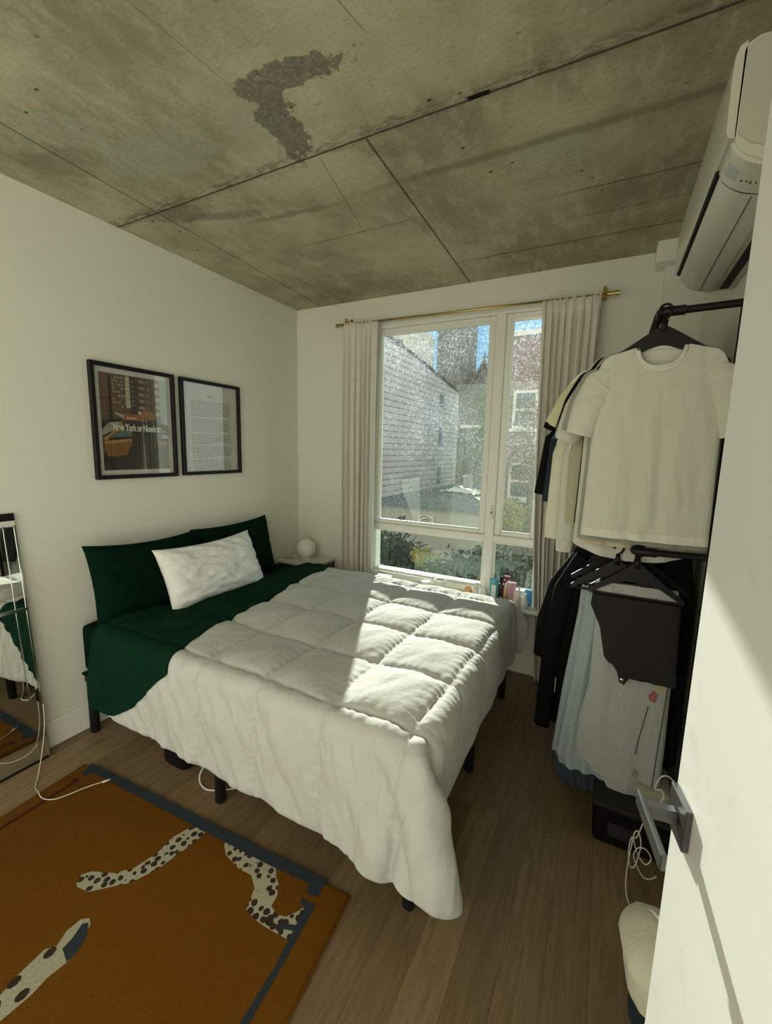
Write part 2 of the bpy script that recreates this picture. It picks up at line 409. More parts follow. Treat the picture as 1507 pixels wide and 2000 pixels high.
# ------------------------------------------------------------------ window
n = NT('window_glass'); t = n.t
for x in [n.b]: n.n.remove(x)
tr = n.n.new('ShaderNodeBsdfTransparent'); tr.inputs[0].default_value = (.93, .97, .94, 1)
gl = n.n.new('ShaderNodeBsdfGlossy'); gl.inputs['Roughness'].default_value = .0; gl.inputs[0].default_value = (.80, 1.0, .86, 1)
tl = n.n.new('ShaderNodeBsdfTranslucent'); tl.inputs[0].default_value = (.80, .90, 1.0, 1)
geo = n.n.new('ShaderNodeNewGeometry'); fr = n.n.new('ShaderNodeFresnel'); n.l.new(n.m('MULTIPLY_ADD', geo.outputs['Backfacing'], 1 / 1.5 - 1.5, 1.5), fr.inputs[0])
mx = n.n.new('ShaderNodeMixShader'); n.l.new(n.m('MULTIPLY_ADD', fr.outputs[0], 1.15, .0, True), mx.inputs[0]); n.l.new(tr.outputs[0], mx.inputs[1]); n.l.new(gl.outputs[0], mx.inputs[2])
mx2 = n.n.new('ShaderNodeMixShader')
sp = n.ss(n.noise(75, 4, .8, n.mapv((1, 1, 1))), .50, .64)
cl = n.ss(n.noise(2.2, 4, .6), .25, .75)
Xg, Yg, Zg = n.xyz()
low = n.ss(Zg, 1.0, 2.3, .15, 1.15)       # haze toward the sun painted in: dust speckle strengthened toward the top
dirt_haze = n.m('MULTIPLY', n.m('ADD', n.m('MULTIPLY', n.m('MULTIPLY', sp, cl), .20), n.m('MULTIPLY', cl, .03)), low)
n.l.new(dirt_haze, mx2.inputs[0]); n.l.new(mx.outputs[0], mx2.inputs[1]); n.l.new(tl.outputs[0], mx2.inputs[2])
n.l.new(mx2.outputs[0], n.out.inputs[0]); M['glass'] = n()

win = MB()
FY0, FY1 = .02, .12
def ring(mb, x0, x1, z0, z1, w, y0, y1, mi=0, bev=.004, wt=None, wb=None):
    wt = wt or w; wb = wb or w
    mb.box(x0, x0 + w, y0, y1, z0, z1, mi, bev); mb.box(x1 - w, x1, y0, y1, z0, z1, mi, bev)
    mb.box(x0 + w, x1 - w, y0, y1, z1 - wt, z1, mi, bev); mb.box(x0 + w, x1 - w, y0, y1, z0, z0 + wb, mi, bev)
ring(win, WX0, WX1, WZ0, WZ1, .045, -.012, .15, bev=.005)
win.box(1.725, 1.795, .0, .06, WZ0 + .04, WZ1 - .04, bev=.006)
win.box(WX0 + .04, 1.73, .0, .06, .950, 1.0, bev=.006); win.box(1.79, WX1 - .04, .0, .06, .950, 1.0, bev=.006)
window = struct(win.build('window_1', 'vinyl', smooth=30))
def sash(name, x0, x1, z0, z1, w, y0=.012, y1=.055, wb=None):
    s_ = MB(); wb = wb or w; ring(s_, x0, x1, z0, z1, w, y0, y1, bev=.006, wb=wb)
    ring(s_, x0 + w - .004, x1 - w + .004, z0 + wb - .004, z1 - w + .004, .008, y0 + .012, y1 - .01, bev=.002)
    o = s_.build('window_sash', 'vinyl', window, smooth=30)
    g = MB().box(x0 + w - .002, x1 - w + .002, .034, .038, z0 + wb - .002, z1 - w + .002).build('glass_pane', 'glass', window)
sash('a', WX0 + .045, 1.725, 1.0, WZ1 - .045, .045, wb=.030)
sash('b', 1.795, WX1 - .045, 1.0, WZ1 - .045, .045, wb=.030)
sash('c', WX0 + .045, 1.725, WZ0 + .045, .950, .010)
sash('d', 1.795, WX1 - .045, WZ0 + .045, .950, .010)
b = MB(); b.box(1.765, 1.785, -.012, .0, 1.12, 1.22, bev=.004); b.box(1.769, 1.781, -.03, -.01, 1.16, 1.18, bev=.003); b.box(1.769, 1.781, -.03, -.022, 1.13, 1.20, bev=.003)
b.build('window_latch', 'vinyl', window)

# ------------------------------------------------------------------ curtain rod + curtains
rod = thing('curtain_rod', 'slim brass curtain rod on brackets above the window', 'curtain rod', (1.5, -.09, 2.56))
zl, zr = 2.572, 2.548
b = MB(); b.tube([(.53, -.09, zl), (2.40, -.09, zr)], .008, 12); b.build('rod', 'brass', rod, True)
for (x, z, nm) in ((.53, zl, -1), (2.40, zr, 1)):
    b = MB(); b.tube([(x, -.09, z), (x + nm * .055, -.09, z - nm * .001)], .011, 14); b.tube([(x + nm * .045, -.09, z), (x + nm * .062, -.09, z)], .014, 14)
    b.build('finial', 'brass', rod, 40)
for (x, z) in ((.56, zl), (2.385, zr)):
    b = MB(); b.tube([(x, -.012, z + .03), (x, -.09, z + .03), (x, -.09, z - .005)], .006, 8); b.box(x - .012, x + .012, -.012, -.001, z - .01, z + .06, bev=.002); b.tube([(x, -.09, z), (x, -.09, z + .045)], .009, 10)
    b.build('bracket', 'brass', rod, 40)

def curtain(name, label, top, bot, ztop, zbot, nf, seed, y0=-.095, amp=.022):
    nu, nv = 200, 90
    a = np.linspace(0, 1, nu)[None, :]; t_ = np.linspace(0, 1, nv)[:, None]
    zt = np.interp(a, [0, 1], ztop)
    z = zt + (zbot - zt) * t_
    xl = np.interp(t_, bot[0], bot[1]); xr = np.interp(t_, bot[0], bot[2])
    ph = a * nf * 2 * PI + 1.1 * np.sin(a * 9 + seed) + .5 * np.sin(t_ * 3 + a * 5 + seed)
    drape = .45 + .75 * np.clip(t_ * 2.0, 0, 1)
    y = y0 - amp * drape * (np.sin(ph) + .35 * np.sin(2.3 * ph + seed)) 
    x = xl + (xr - xl) * a + .012 * drape * np.cos(ph)
    gath = np.exp(-((t_ - .014) / .02) ** 2)
    y = y * (1 - gath) + (y0 + .006 * np.sin(ph * 2.2)) * gath
    y = y + .004 * fbm(a * 30, t_ * 14, seed)
    pock = np.exp(-((t_ - .012) / .008) ** 2)
    F_ = np.stack([x + 0 * z, y + 0 * z - .010 * pock, z + .004 * np.sin(ph * 2.2) * (t_ < .02)], -1)
    Bk = F_.copy(); Bk[..., 1] += .003 + .020 * pock
    b = MB(); b.grid(F_); b.grid(Bk, flip=True)
    for P, Q in ((F_[0], Bk[0]), (F_[-1], Bk[-1]), (F_[:, 0], Bk[:, 0]), (F_[:, -1], Bk[:, -1])): b.grid(np.stack([P, Q]))
    o = b.build(name, 'curtain', None, True)
    return tag(o, label, 'curtain')
curtain('curtain', 'left grey linen curtain hanging beside the corner lamp', None, ([0, .5, 1], [.545, .545, .545], [.855, .855, .86]), (2.583, 2.578), .03, 6.5, 1)
curtain('curtain', 'right grey linen curtain behind the clothes rack', None, ([0, .45, .62, .8, 1], [2.035, 2.06, 2.085, 2.12, 2.16], [2.375, 2.36, 2.33, 2.32, 2.33]), (2.562, 2.558), .03, 7.5, 4, amp=.026)

# ------------------------------------------------------------------ pictures on the left wall
def picture(name, label, y0, y1, z0, z1, art):
    t_ = thing(name, label, 'picture', (0, (y0 + y1) / 2, z0))
    w = .022; b = MB()
    b.box(.001, .028, y0, y0 + w, z0, z1, bev=.002); b.box(.001, .028, y1 - w, y1, z0, z1, bev=.002)
    b.box(.001, .028, y0 + w, y1 - w, z1 - w, z1, bev=.002); b.box(.001, .028, y0 + w, y1 - w, z0, z0 + w, bev=.002)
    b.build('frame', 'frame_black', t_)
    MB().box(.001, .008, y0 + w - .002, y1 - w + .002, z0 + w - .002, z1 - w + .002).build('mat_board', 'paper', t_)
    art(t_, y0 + w, y1 - w, z0 + w, z1 - w)
    MB().box(.0165, .0185, y0 + w - .002, y1 - w + .002, z0 + w - .002, z1 - w + .002).build('glazing', 'picture_glass', t_)
M['paper'] = simple('poster_paper', (.60, .60, .55), .7, var=.02)
n = NT('picture_glass'); n.n.remove(n.b)
tr = n.n.new('ShaderNodeBsdfTransparent'); tr.inputs[0].default_value = (.96, .96, .95, 1); gl = n.n.new('ShaderNodeBsdfGlossy'); gl.inputs['Roughness'].default_value = .0
geo = n.n.new('ShaderNodeNewGeometry'); fr = n.n.new('ShaderNodeFresnel'); n.l.new(n.m('MULTIPLY_ADD', geo.outputs['Backfacing'], 1 / 1.5 - 1.5, 1.5), fr.inputs[0])
w_ = n.m('MULTIPLY', n.noise(2, 1), 0.0)
mx = n.n.new('ShaderNodeMixShader'); n.l.new(n.m('ADD', n.m('MULTIPLY', fr.outputs[0], 1.3, 0, True), w_), mx.inputs[0]); n.l.new(tr.outputs[0], mx.inputs[1]); n.l.new(gl.outputs[0], mx.inputs[2]); n.l.new(mx.outputs[0], n.out.inputs[0])
M['picture_glass'] = n()
def ink(c, v=.25): 
    k = 'ink_%d_%d_%d' % tuple(int(x * 255) for x in c)
    if k not in M: M[k] = simple('print_%s' % k, c, .7, var=v, vscale=60)
    return M[k]
def text_mesh(txt, size, font_off=0.0, shear=0.0):
    cu = bpy.data.curves.new('lettering', 'FONT'); cu.body = txt; cu.size = size; cu.offset = font_off; cu.shear = shear; cu.space_character = .92
    cu.align_x = 'CENTER'; cu.extrude = .0002
    o = bpy.data.objects.new('lettering', cu); COL.objects.link(o)
    dg = bpy.context.evaluated_depsgraph_get(); me = bpy.data.meshes.new_from_object(o.evaluated_get(dg))
    bpy.data.objects.remove(o); return me
def wall_text(me, name, mat, parent, x, y, z, sy=1.0):
    me.materials.clear(); me.materials.append(M[mat] if isinstance(mat, str) else mat)
    me.transform(Matrix(((0, 0, 1, x), (sy, 0, 0, y), (0, 1, 0, z), (0, 0, 0, 1))))
    me.transform(Matrix.Translation(-off(parent))); o = bpy.data.objects.new(name, me); COL.objects.link(o); o.parent = parent; return o
def art_city(t_, ya, yb, za, zb):
    mg = .028; ya += mg; yb -= mg; za += mg; zb -= mg
    Wd = yb - ya; Hd = zb - za; b = MB(); mats = []; k = [0]
    def P(pts, c, v=.25):
        m_ = ink(c, v)
        if m_ not in mats: mats.append(m_)
        k[0] += 1; x = .0085 + k[0] * .00003
        b.add([(x, ya + Wd * p, za + Hd * q) for p, q in pts], [tuple(range(len(pts)))], mats.index(m_))
    R4 = lambda x0, x1, y0, y1, c, v=.25: P([(x0, y0), (x1, y0), (x1, y1), (x0, y1)], c, v)
    R4(0, 1, 0, 1, (.030, .026, .020)); R4(0, .42, .45, 1, (.12, .075, .05), .6); R4(.12, .16, .5, .98, (.02, .012, .01))
    rr = random.Random(5)
    for i in range(9): 
        for j in range(6):
            x = .17 + j * .042 + rr.random() * .01; y = .66 + i * .037
            R4(x, x + .022, y, y + .02, (.36 + rr.random() * .1, .30, .2) if rr.random() < .6 else (.10, .06, .04), .4)
    for i in range(9):
        for j in range(3):
            x = .01 + j * .04; y = .58 + i * .045; R4(x, x + .018, y, y + .022, (.20, .11, .08), .4)
    R4(.36, .42, .66, .99, (.50, .46, .33), .2); R4(.42, .50, .62, .97, (.035, .035, .035), .3)
    for i in range(6): R4(.36, .42, .70 + i * .045, .704 + i * .045, (.1, .08, .05)); R4(.44, .48, .68 + i * .05, .70 + i * .05, (.16, .16, .15))
    R4(.50, .78, .45, 1, (.085, .050, .030), .3); R4(.78, .90, .30, 1, (.13, .085, .07), .3); R4(.88, 1, .35, 1, (.33, .39, .43), .2)
    for i in range(5):
        R4(.55, .64, .66 + i * .07, .69 + i * .07, (.30, .22, .15)); R4(.66, .72, .66 + i * .07, .69 + i * .07, (.17, .11, .08))
        R4(.80, .88, .60 + i * .08, .64 + i * .08, (.42, .33, .26))
    P([(0, .42), (.1, .46), (.3, .47), (.34, .42), (.5, .40), (.9, .40), (1, .38), (1, .5), (.75, .55), (.4, .57), (.1, .52), (0, .5)], (.02, .018, .016))
    P([(.28, .57), (.33, .60), (.60, .60), (.66, .57), (.66, .52), (.28, .52)], (.30, .10, .035)); R4(.35, .50, .545, .565, (.55, .42, .30))
    P([(.56, .63), (.62, .655), (.74, .64), (.80, .58), (.74, .54), (.56, .56)], (.28, .135, .03)); R4(.53, .57, .60, .635, (.62, .58, .42))
    R4(.30, .70, .47, .53, (.022, .026, .03)); P([(.18, .61), (.33, .58), (.30, .55), (.2, .585)], (.40, .42, .34))
    P([(0, .42), (.10, .50), (.28, .51), (.30, .47), (.08, .39), (0, .36)], (.30, .30, .24)); P([(.0, .33), (.22, .45), (.24, .50), (.30, .49), (.28, .44), (.04, .30)], (.36, .20, .05))
    P([(.05, .33), (.28, .44), (.42, .44), (.42, .36), (.1, .34)], (.10, .14, .13)); 
    P([(0, .20), (.04, .30), (.40, .335), (.42, .30), (.36, .22), (.34, .16), (.1, .14), (0, .12)], (.24, .10, .03)); P([(0, .28), (.04, .305), (.40, .335), (.40, .31), (.02, .27)], (.42, .22, .07))
    P([(0, .0), (0, .14), (.34, .15), (.5, .12), (.8, .1), (.86, .3), (.95, .3), (1, .0)], (.028, .027, .022)); P([(0, .16), (.03, .20), (.06, .12), (.03, .06), (0, .05)], (.012, .012, .012))
    for i in range(5): P([(.46 + i * .06, 0), (.50 + i * .06, 0), (.50 + i * .05, .34), (.48 + i * .05, .34)], (.042, .042, .036))
    R4(.66, .96, .415, .435, (.45, .21, .09)); R4(.82, .97, .28, .31, (.40, .17, .08)); R4(.84, .9, .0, .28, (.14, .06, .05), .5)
    for i in range(6): R4(.85, .96, .03 + i * .045, .035 + i * .045, (.25, .17, .13))
    b.build('photo_print', mats, t_)
    me = text_mesh('New York or Nowhere', .056, .0016)
    xs = [v.co.x for v in me.vertices]; w = max(xs) - min(xs)
    me.transform(Matrix.Diagonal((Wd * .74 / w, 1.0, 1, 1)))
    wall_text(me, 'print_lettering', simple('white_lettering', (.75, .75, .70), .6, var=.01), t_, .0135, ya + Wd * .52, za + Hd * .418)
def art_page(t_, ya, yb, za, zb):
    b = MB(); Wd = yb - ya; rr = random.Random(3); row = 0; dz = .0148
    z = zb - .118; lines = [10, 9, 4, 6, 6, 5]; lines = [9, 8, 6, 7, 7]
    for ln in lines:
        for i in range(ln):
            y = ya + .062; end = yb - .062 - (0 if i < ln - 1 else rr.uniform(.05, .2))
            while y < end - .01:
                w = min(rr.uniform(.010, .030), end - y); h = rr.uniform(.0032, .0045)
                b.box(.0082, .0086, y, y + w, z, z + h); y += w + rr.uniform(.004, .007)
            z -= .0122
        z -= .007
    b.build('text_lines', ink((.075, .07, .06), .1), t_)
    c = ya + Wd * .5; z = zb - .082; pts = []
    for i in range(60):
        q = i / 59; pts.append((.0088, c - .028 + .056 * q, z + (.011 if q < .25 else .004) * math.sin(q * 40) + .006 * (q < .2)))
    MB().tube(pts, .0009, 5).build('page_heading', ink((.12, .13, .13), .1), t_)
picture('framed_poster', 'black-framed city street photo print with white lettering over yellow cabs', -1.735, -1.237, 1.401, 2.036, art_city)
picture('framed_poster', 'black-framed white page of printed text, right of the city photo', -1.195, -.697, 1.403, 2.034, art_page)

# ------------------------------------------------------------------ mirror leaning on the left wall
mir = thing('leaning_mirror', 'tall silver-edged floor mirror leaning on the left wall', 'mirror', (.075, -2.09, 0))
def lean(y, z, off=0.0): return (.075 - .062 * z / 1.2 + off, y - .02 * z / 1.2, z)
def strip(y0, y1, z0, z1, d0, d1, name, mat, lab=None):
    b = MB(); vs = [lean(y, z, d) for d in (d0, d1) for (y, z) in ((y0, z0), (y1, z0), (y1, z1), (y0, z1))]
    b.add(vs, [(0, 1, 2, 3), (4, 7, 6, 5), (0, 4, 5, 1), (1, 5, 6, 2), (2, 6, 7, 3), (3, 7, 4, 0)]); return b.build(name, mat, mir, label=lab)
strip(-2.72, -2.095, .0, 1.205, -.012, .0, 'mirror_glass', 'mirror')
strip(-2.100, -2.094, .0, 1.205, -.014, .004, 'edge_strip', 'silver')
strip(-2.142, -2.138, .0, 1.205, .0, .003, 'inner_strip', 'silver')
strip(-2.72, -2.096, .785, .80, .0, .004, 'cross_strip', 'silver')
strip(-2.72, -2.096, .0, .010, -.014, .004, 'bottom_strip', 'frame_black')
strip(-2.72, -2.094, 1.195, 1.20, -.012, .003, 'top_strip', 'silver')
strip(-2.72, -2.094, 1.20, 1.228, -.012, .002, 'top_border', 'gloss_white', 'white strip along the top')
strip(-2.72, -2.094, 1.228, 1.262, -.012, .004, 'top_rail', 'frame_black', 'black rail capping the top')

# ------------------------------------------------------------------ rug
rug = thing('rug', 'orange wool rug with navy border and spotted big cat legs', 'rug', (1.05, -3.0, 0))
n = NT('orange_wool', .95, spec=.1)
f = n.noise(2.5, 4, .6); g = n.noise(150, 3, .8)
c = n.mix(f, (.120, .048, .003), (.170, .068, .005)); c = n.mix(n.m('MULTIPLY', g, .45), c, (.13, .042, .004)); n.col(c); n.bump(g, .6, .004); M['wool_orange'] = n()
def wool(nm, c1):
    n = NT(nm, .95, spec=.1); g = n.noise(150, 3, .8); n.col(n.mix(g, tuple(x * .7 for x in c1), tuple(x * 1.25 for x in c1))); n.bump(g, .6, .004); return n()
M['wool_navy'] = wool('navy_wool', (.028, .036, .044)); M['wool_cream'] = wool('cream_wool', (.36, .34, .25)); M['wool_brown'] = wool('dark_brown_wool', (.040, .026, .018)); n = NT('spotted_wool', .95, spec=.1); g = n.noise(150, 3, .8)
vd = n.vor(36, n.mapv((1, 1, 0)), 'F1', 0, .55); wob = n.m('MULTIPLY', n.m('SUBTRACT', n.noise(60, 3, .6), .5), .32)
cc = n.mix(n.ss(n.m('ADD', vd, wob), .40, .45, 1, 0), n.mix(g, (.26, .245, .18), (.45, .42, .31)), (.040, .026, .018)); n.col(cc); n.bump(g, .6, .004); M['wool_spotted'] = n()
M['wool_maroon'] = wool('maroon_wool', (.065, .016, .010))
ang = math.atan2(.099, 1.5); ca, sa = math.cos(ang), math.sin(ang); O = (.303, -2.047)
def rp(u, v): return (O[0] + ca * u + sa * v, O[1] + sa * u - ca * v)
LX, LY = 1.507, 2.1; b = MB(); r_ = .010
rings = [(0, 0, .0), (-.002, -.002, .008), (.003, .003, .0145), (.010, .010, .017)]
vs = []
for (i1, i2, z) in rings: vs += [(*rp(i1, i2), z), (*rp(LX - i1, i2), z), (*rp(LX - i1, LY - i2), z), (*rp(i1, LY - i2), z)]
fs = [(0, 3, 2, 1), (12, 13, 14, 15)]
for k in range(3):
    for i in range(4): fs.append((k * 4 + i, k * 4 + (i + 1) % 4, k * 4 + 4 + (i + 1) % 4, k * 4 + 4 + i))
b.add(vs, fs); lay = [0]
def patch(pts, mi, z=None):
    z = z or (.0175 + .0002 * mi)
    b.add([(p[0], p[1], z) for p in pts], [tuple(range(len(pts)))], mi)
navy = [(.365, -2.092), (.338, -2.034), (.39, -2.024), (1.703, -1.947), (1.709, -2.013), (1.669, -2.023), (1.65, -1.989), (1.483, -2.006), (1.005, -2.033), (.608, -2.053), (.407, -2.063), (.395, -2.094)]
patch(navy, 1, .0180)
patch([(1.659, -2.044), (1.719, -2.037), (1.736, -2.232), (1.755, -2.55), (1.76, -3.9), (1.73, -3.9), (1.725, -2.55), (1.717, -2.242), (1.69, -2.063), (1.666, -2.057)], 1, .0181)
patch([(.379, -2.114), (.401, -2.125), (.408, -2.421), (.41, -3.9), (.39, -3.9), (.392, -2.415), (.385, -2.14), (.358, -2.132)], 4)
tail = [(.92, -2.399), (.895, -2.365), (.914, -2.341), (.994, -2.304), (1.039, -2.258), (1.059, -2.18), (1.051, -2.104), (1.075, -2.035), (1.09, -2.018), (1.147, -2.012), (1.149, -2.05), (1.136, -2.138), (1.119, -2.221), (1.082, -2.297), (1.02, -2.354), (.982, -2.388)]
leg = [(1.231, -2.011), (1.306, -2.0), (1.374, -1.992), (1.443, -1.999), (1.5, -1.995), (1.528, -2.027), (1.554, -2.043), (1.579, -2.077), (1.585, -2.114), (1.621, -2.125), (1.651, -2.117), (1.674, -2.088), (1.686, -2.065), (1.707, -2.078), (1.716, -2.139), (1.718, -2.166), (1.676, -2.169), (1.608, -2.174), (1.565, -2.173), (1.518, -2.164), (1.505, -2.135), (1.49, -2.097), (1.444, -2.068), (1.38, -2.071), (1.3, -2.056)]
paw = [(1.14, -2.93), (1.05, -2.93), (1.07, -2.67), (1.057, -2.626), (1.05, -2.55), (1.063, -2.539), (1.072, -2.527), (1.053, -2.491), (1.056, -2.449), (1.076, -2.434), (1.099, -2.442), (1.123, -2.477), (1.15, -2.531), (1.148, -2.543), (1.141, -2.584), (1.147, -2.628), (1.14, -2.696)]
patch(tail, 5, .0177); patch([p for p in leg], 5, .01775); patch(paw, 2, .0177)
patch([(1.075, -2.455), (1.089, -2.443), (1.125, -2.467), (1.145, -2.502), (1.149, -2.537), (1.097, -2.524), (1.093, -2.496)], 1, .0182)
def inside(p, poly):
    c = False; j = len(poly) - 1
    for i in range(len(poly)):
        (xi, yi), (xj, yj) = poly[i], poly[j]
        if (yi > p[1]) != (yj > p[1]) and p[0] < (xj - xi) * (p[1] - yi) / (yj - yi) + xi: c = not c
        j = i
    return c
def spots(poly, step, r0, seed, jit=.25):
    rr = random.Random(seed); xs = [p[0] for p in poly]; ys = [p[1] for p in poly]
    y = min(ys); row = 0
    while y < max(ys):
        x = min(xs) + (row % 2) * step / 2
        while x < max(xs):
            px = x + rr.uniform(-jit, jit) * step; py = y + rr.uniform(-jit, jit) * step
            r = r0 * rr.uniform(.75, 1.2); a0 = rr.random() * 6
            pts = [(px + math.cos(a0 + k * PI / 4) * r * rr.uniform(.75, 1.1), py + math.sin(a0 + k * PI / 4) * r * rr.uniform(.6, .95)) for k in range(8)]
            if all(inside((px + (q[0] - px) * 1.06, py + (q[1] - py) * 1.06), poly) for q in pts): patch(pts, 3, .0183)
            x += step
        y += step * .82; row += 1

for (x, y, r) in ((1.075, -2.548, .014), (1.068, -2.636, .014), (1.088, -2.70, .02), (1.125, -2.64, .014), (1.61, -2.150, .014)):
    patch([(x + r * math.cos(k * PI / 4), y + r * 1.3 * math.sin(k * PI / 4)) for k in range(8)], 3, .0183)
patch([(1.640, -2.150), (1.655, -2.140), (1.700, -2.120), (1.712, -2.125), (1.70, -2.140), (1.67, -2.150), (1.668, -2.165), (1.648, -2.163)], 1, .0183)
b.build('woven_pile', ['wool_orange', 'wool_navy', 'wool_cream', 'wool_brown', 'wool_maroon', 'wool_spotted'], rug, 40)

# ------------------------------------------------------------------ bed
BX0, BX1, BY0, BY1 = .04, 2.03, -1.90, -.37
bed = thing('bed', 'black metal platform bed with mattress in a dark green fitted sheet', 'bed', (1.0, -1.1, 0))
b = MB()
for y in (BY0 + .03, BY1 - .03): b.box(BX0, BX1, y - .02, y + .02, .30, .345, bev=.003)
for x in (BX0 + .02, 1.06, BX1 - .02): b.box(x - .02, x + .02, BY0 + .02, BY1 - .02, .30, .345, bev=.003)
b.box(BX0, BX1, -1.155, -1.115, .30, .345, bev=.003)
for i in range(12): b.box(BX0 + .1 + i * .16, BX0 + .14 + i * .16, BY0 + .03, BY1 - .03, .335, .35)
b.build('bed_frame', 'black_metal', bed, 30)
for x in (.07, 1.06, 2.0):
    for y in (BY0 + .03, -1.135, BY1 - .03):
        MB().tube([(x, y, .0), (x, y, .006), (x, y, .32)], [.020, .024, .024], 14).build('leg', 'black_metal', bed, 40)
nu = 40; 
def rbox(x0, x1, y0, y1, z0, z1, r, e=6):
    """rounded box, superellipsoid-like via clamp + offset"""
    N = 24; b = MB()
    for ax in range(3):
        for sd in (-1, 1):
            g = np.linspace(-1, 1, N); A, B_ = np.meshgrid(np.tan(g * .9) / math.tan(.9), np.tan(g * .9) / math.tan(.9))
            p = np.zeros((N, N, 3)); o = [k for k in range(3) if k != ax]; p[..., ax] = sd; p[..., o[0]] = A; p[..., o[1]] = B_
            hs = np.array([(x1 - x0) / 2, (y1 - y0) / 2, (z1 - z0) / 2]); c_ = np.array([(x0 + x1) / 2, (y0 + y1) / 2, (z0 + z1) / 2])
            q = p * hs; inner = np.clip(q, -(hs - r), hs - r); d = q - inner; L = np.linalg.norm(d, axis=-1, keepdims=True); q = inner + d / np.maximum(L, 1e-9) * r
            b.grid(q + c_, flip=(sd > 0) ^ (ax == 1))
    return b
mo = rbox(BX0, BX1, BY0, BY1, .35, .645, .05).build('mattress', 'green', bed, True, label='mattress in a dark green fitted sheet')
rbox(BX0 + .0, BX1, BY0 - .003, BY1, .345, .36, .006).build('sheet_hem', 'green', mo, True)

# cloth relaxation for the comforter
def relax(X0, Y0, z0, steps=200, iters=10):
    nv, nu = X0.shape
    P = np.stack([X0, Y0, np.full_like(X0, z0)], -1); P[..., 2] += .002 * np.random.RandomState(1).rand(nv, nu)
    flat = np.stack([X0, Y0], -1); V = np.zeros_like(P)
    def sl(dj, di, pj, pi):
        return None
    cons = []
    def addc(dj, di, k):
        par = (0, 1)
        for p in par:
            # split by parity along the dominant direction
            J = np.arange(0, nv - dj); I = np.arange(max(0, -di), nu - max(0, di))
            if dj: J = J[(J // dj) % 2 == p]
            else: I = I[(I // abs(di)) % 2 == p]
            if len(J) == 0 or len(I) == 0: continue
            JJ, II = np.meshgrid(J, I, indexing='ij'); a = (JJ * nu + II).ravel(); c_ = ((JJ + dj) * nu + II + di).ravel()
            L = np.linalg.norm(flat.reshape(-1, 2)[a] - flat.reshape(-1, 2)[c_], axis=1); cons.append((a, c_, L, k))
    addc(0, 1, 1); addc(1, 0, 1); addc(1, 1, .6); addc(1, -1, .6); addc(0, 3, .2); addc(3, 0, .2)
    lo = np.array([BX0, BY0, .10]); hi = np.array([BX1, BY1, .648]); r = .055
    fl = flat.reshape(-1, 2); anc = np.stack([np.clip(fl[:, 0], BX0, BX1), np.clip(fl[:, 1], BY0, BY1), np.full(len(fl), .655)], -1)
    adist = np.linalg.norm(fl - anc[:, :2], axis=1) * 1.0 + .006
    c0 = (lo + hi) / 2; h = (hi - lo) / 2 - r + 0
    Pf = P.reshape(-1, 3)
    for st in range(steps):
        Vf = V.reshape(-1, 3)
        prev = Pf.copy(); Vf[:, 2] -= .0014
        Pf += Vf
        for it in range(iters):
            for a, c_, L, k in cons:
                d = Pf[c_] - Pf[a]; l = np.sqrt((d * d).sum(1)) + 1e-9; w = (k * .5 * (l - L) / l)[:, None] * d
                Pf[a] += w; Pf[c_] -= w
            if it % 3 == 2 or it == iters - 1:
                d = Pf - anc; l = np.sqrt((d * d).sum(1)); mk = l > adist; Pf[mk] = anc[mk] + d[mk] * (adist[mk] / l[mk])[:, None]
                q = Pf - c0; inn = np.clip(q, -h, h); d = q - inn; l = np.sqrt((d * d).sum(1))
                rr_ = r + .010; msk = l < rr_
                s_ = np.where(l > 1e-6, rr_ / np.maximum(l, 1e-6), 0)[:, None]
                deep = msk & (l <= 1e-6)
                Pf[msk & ~deep] = (c0 + inn + d * s_)[msk & ~deep]
                Pf[deep, 2] = hi[2] + .01
                Pf[:, 2] = np.maximum(Pf[:, 2], .03)
                m2 = (Pf[:, 1] > -.225) & (Pf[:, 2] < .58); Pf[m2, 1] = -.225
                Pf[:, 0] = np.maximum(Pf[:, 0], .03)
        Vf[:] = (Pf - prev) * .96
        top = (Pf[:, 2] > .64) & (Pf[:, 0] < BX1 - .02) & (Pf[:, 1] > BY0 + .02) & (Pf[:, 1] < BY1 - .02)
        Vf[top, :2] *= .2
    return Pf.reshape(nv, nu, 3)
nv, nu = 108, 96
y0f, y1f = BY0 - .44, BY1 + .16
uu = np.linspace(0, 1, nu)[None, :]; vv = np.linspace(0, 1, nv)[:, None]
ux = .16 + uu * 2.31; cs = np.array([.02, .36, .70, 1.04, 1.36, 1.68, 2.02, 2.5]); ci = np.clip(np.searchsorted(cs, ux) - 1, 0, 6); ct = (ux - cs[ci]) / (cs[ci + 1] - cs[ci])
ylow = y0f - .045 * np.clip((uu - .2) / .5, 0, 1) - .05 * np.clip((uu - .85) / .15, 0, 1) ** 3 - .022 * (4 * ct * (1 - ct)) ** .6 * (uu < .8) * (uu > .06)
Yc = ylow + (y1f - ylow) * vv
xs = np.interp(Yc[:, 0], [y0f, BY0 - .3, BY0, -1.2, y1f], [.16, .18, .24, .30, .40])
xe = np.interp(Yc[:, 0], [y0f, -1.6, y1f], [2.47, 2.44, 2.38])
Xc = xs[:, None] + (xe - xs)[:, None] * np.linspace(0, 1, nu)[None, :]
PC = relax(Xc, Yc, .672)
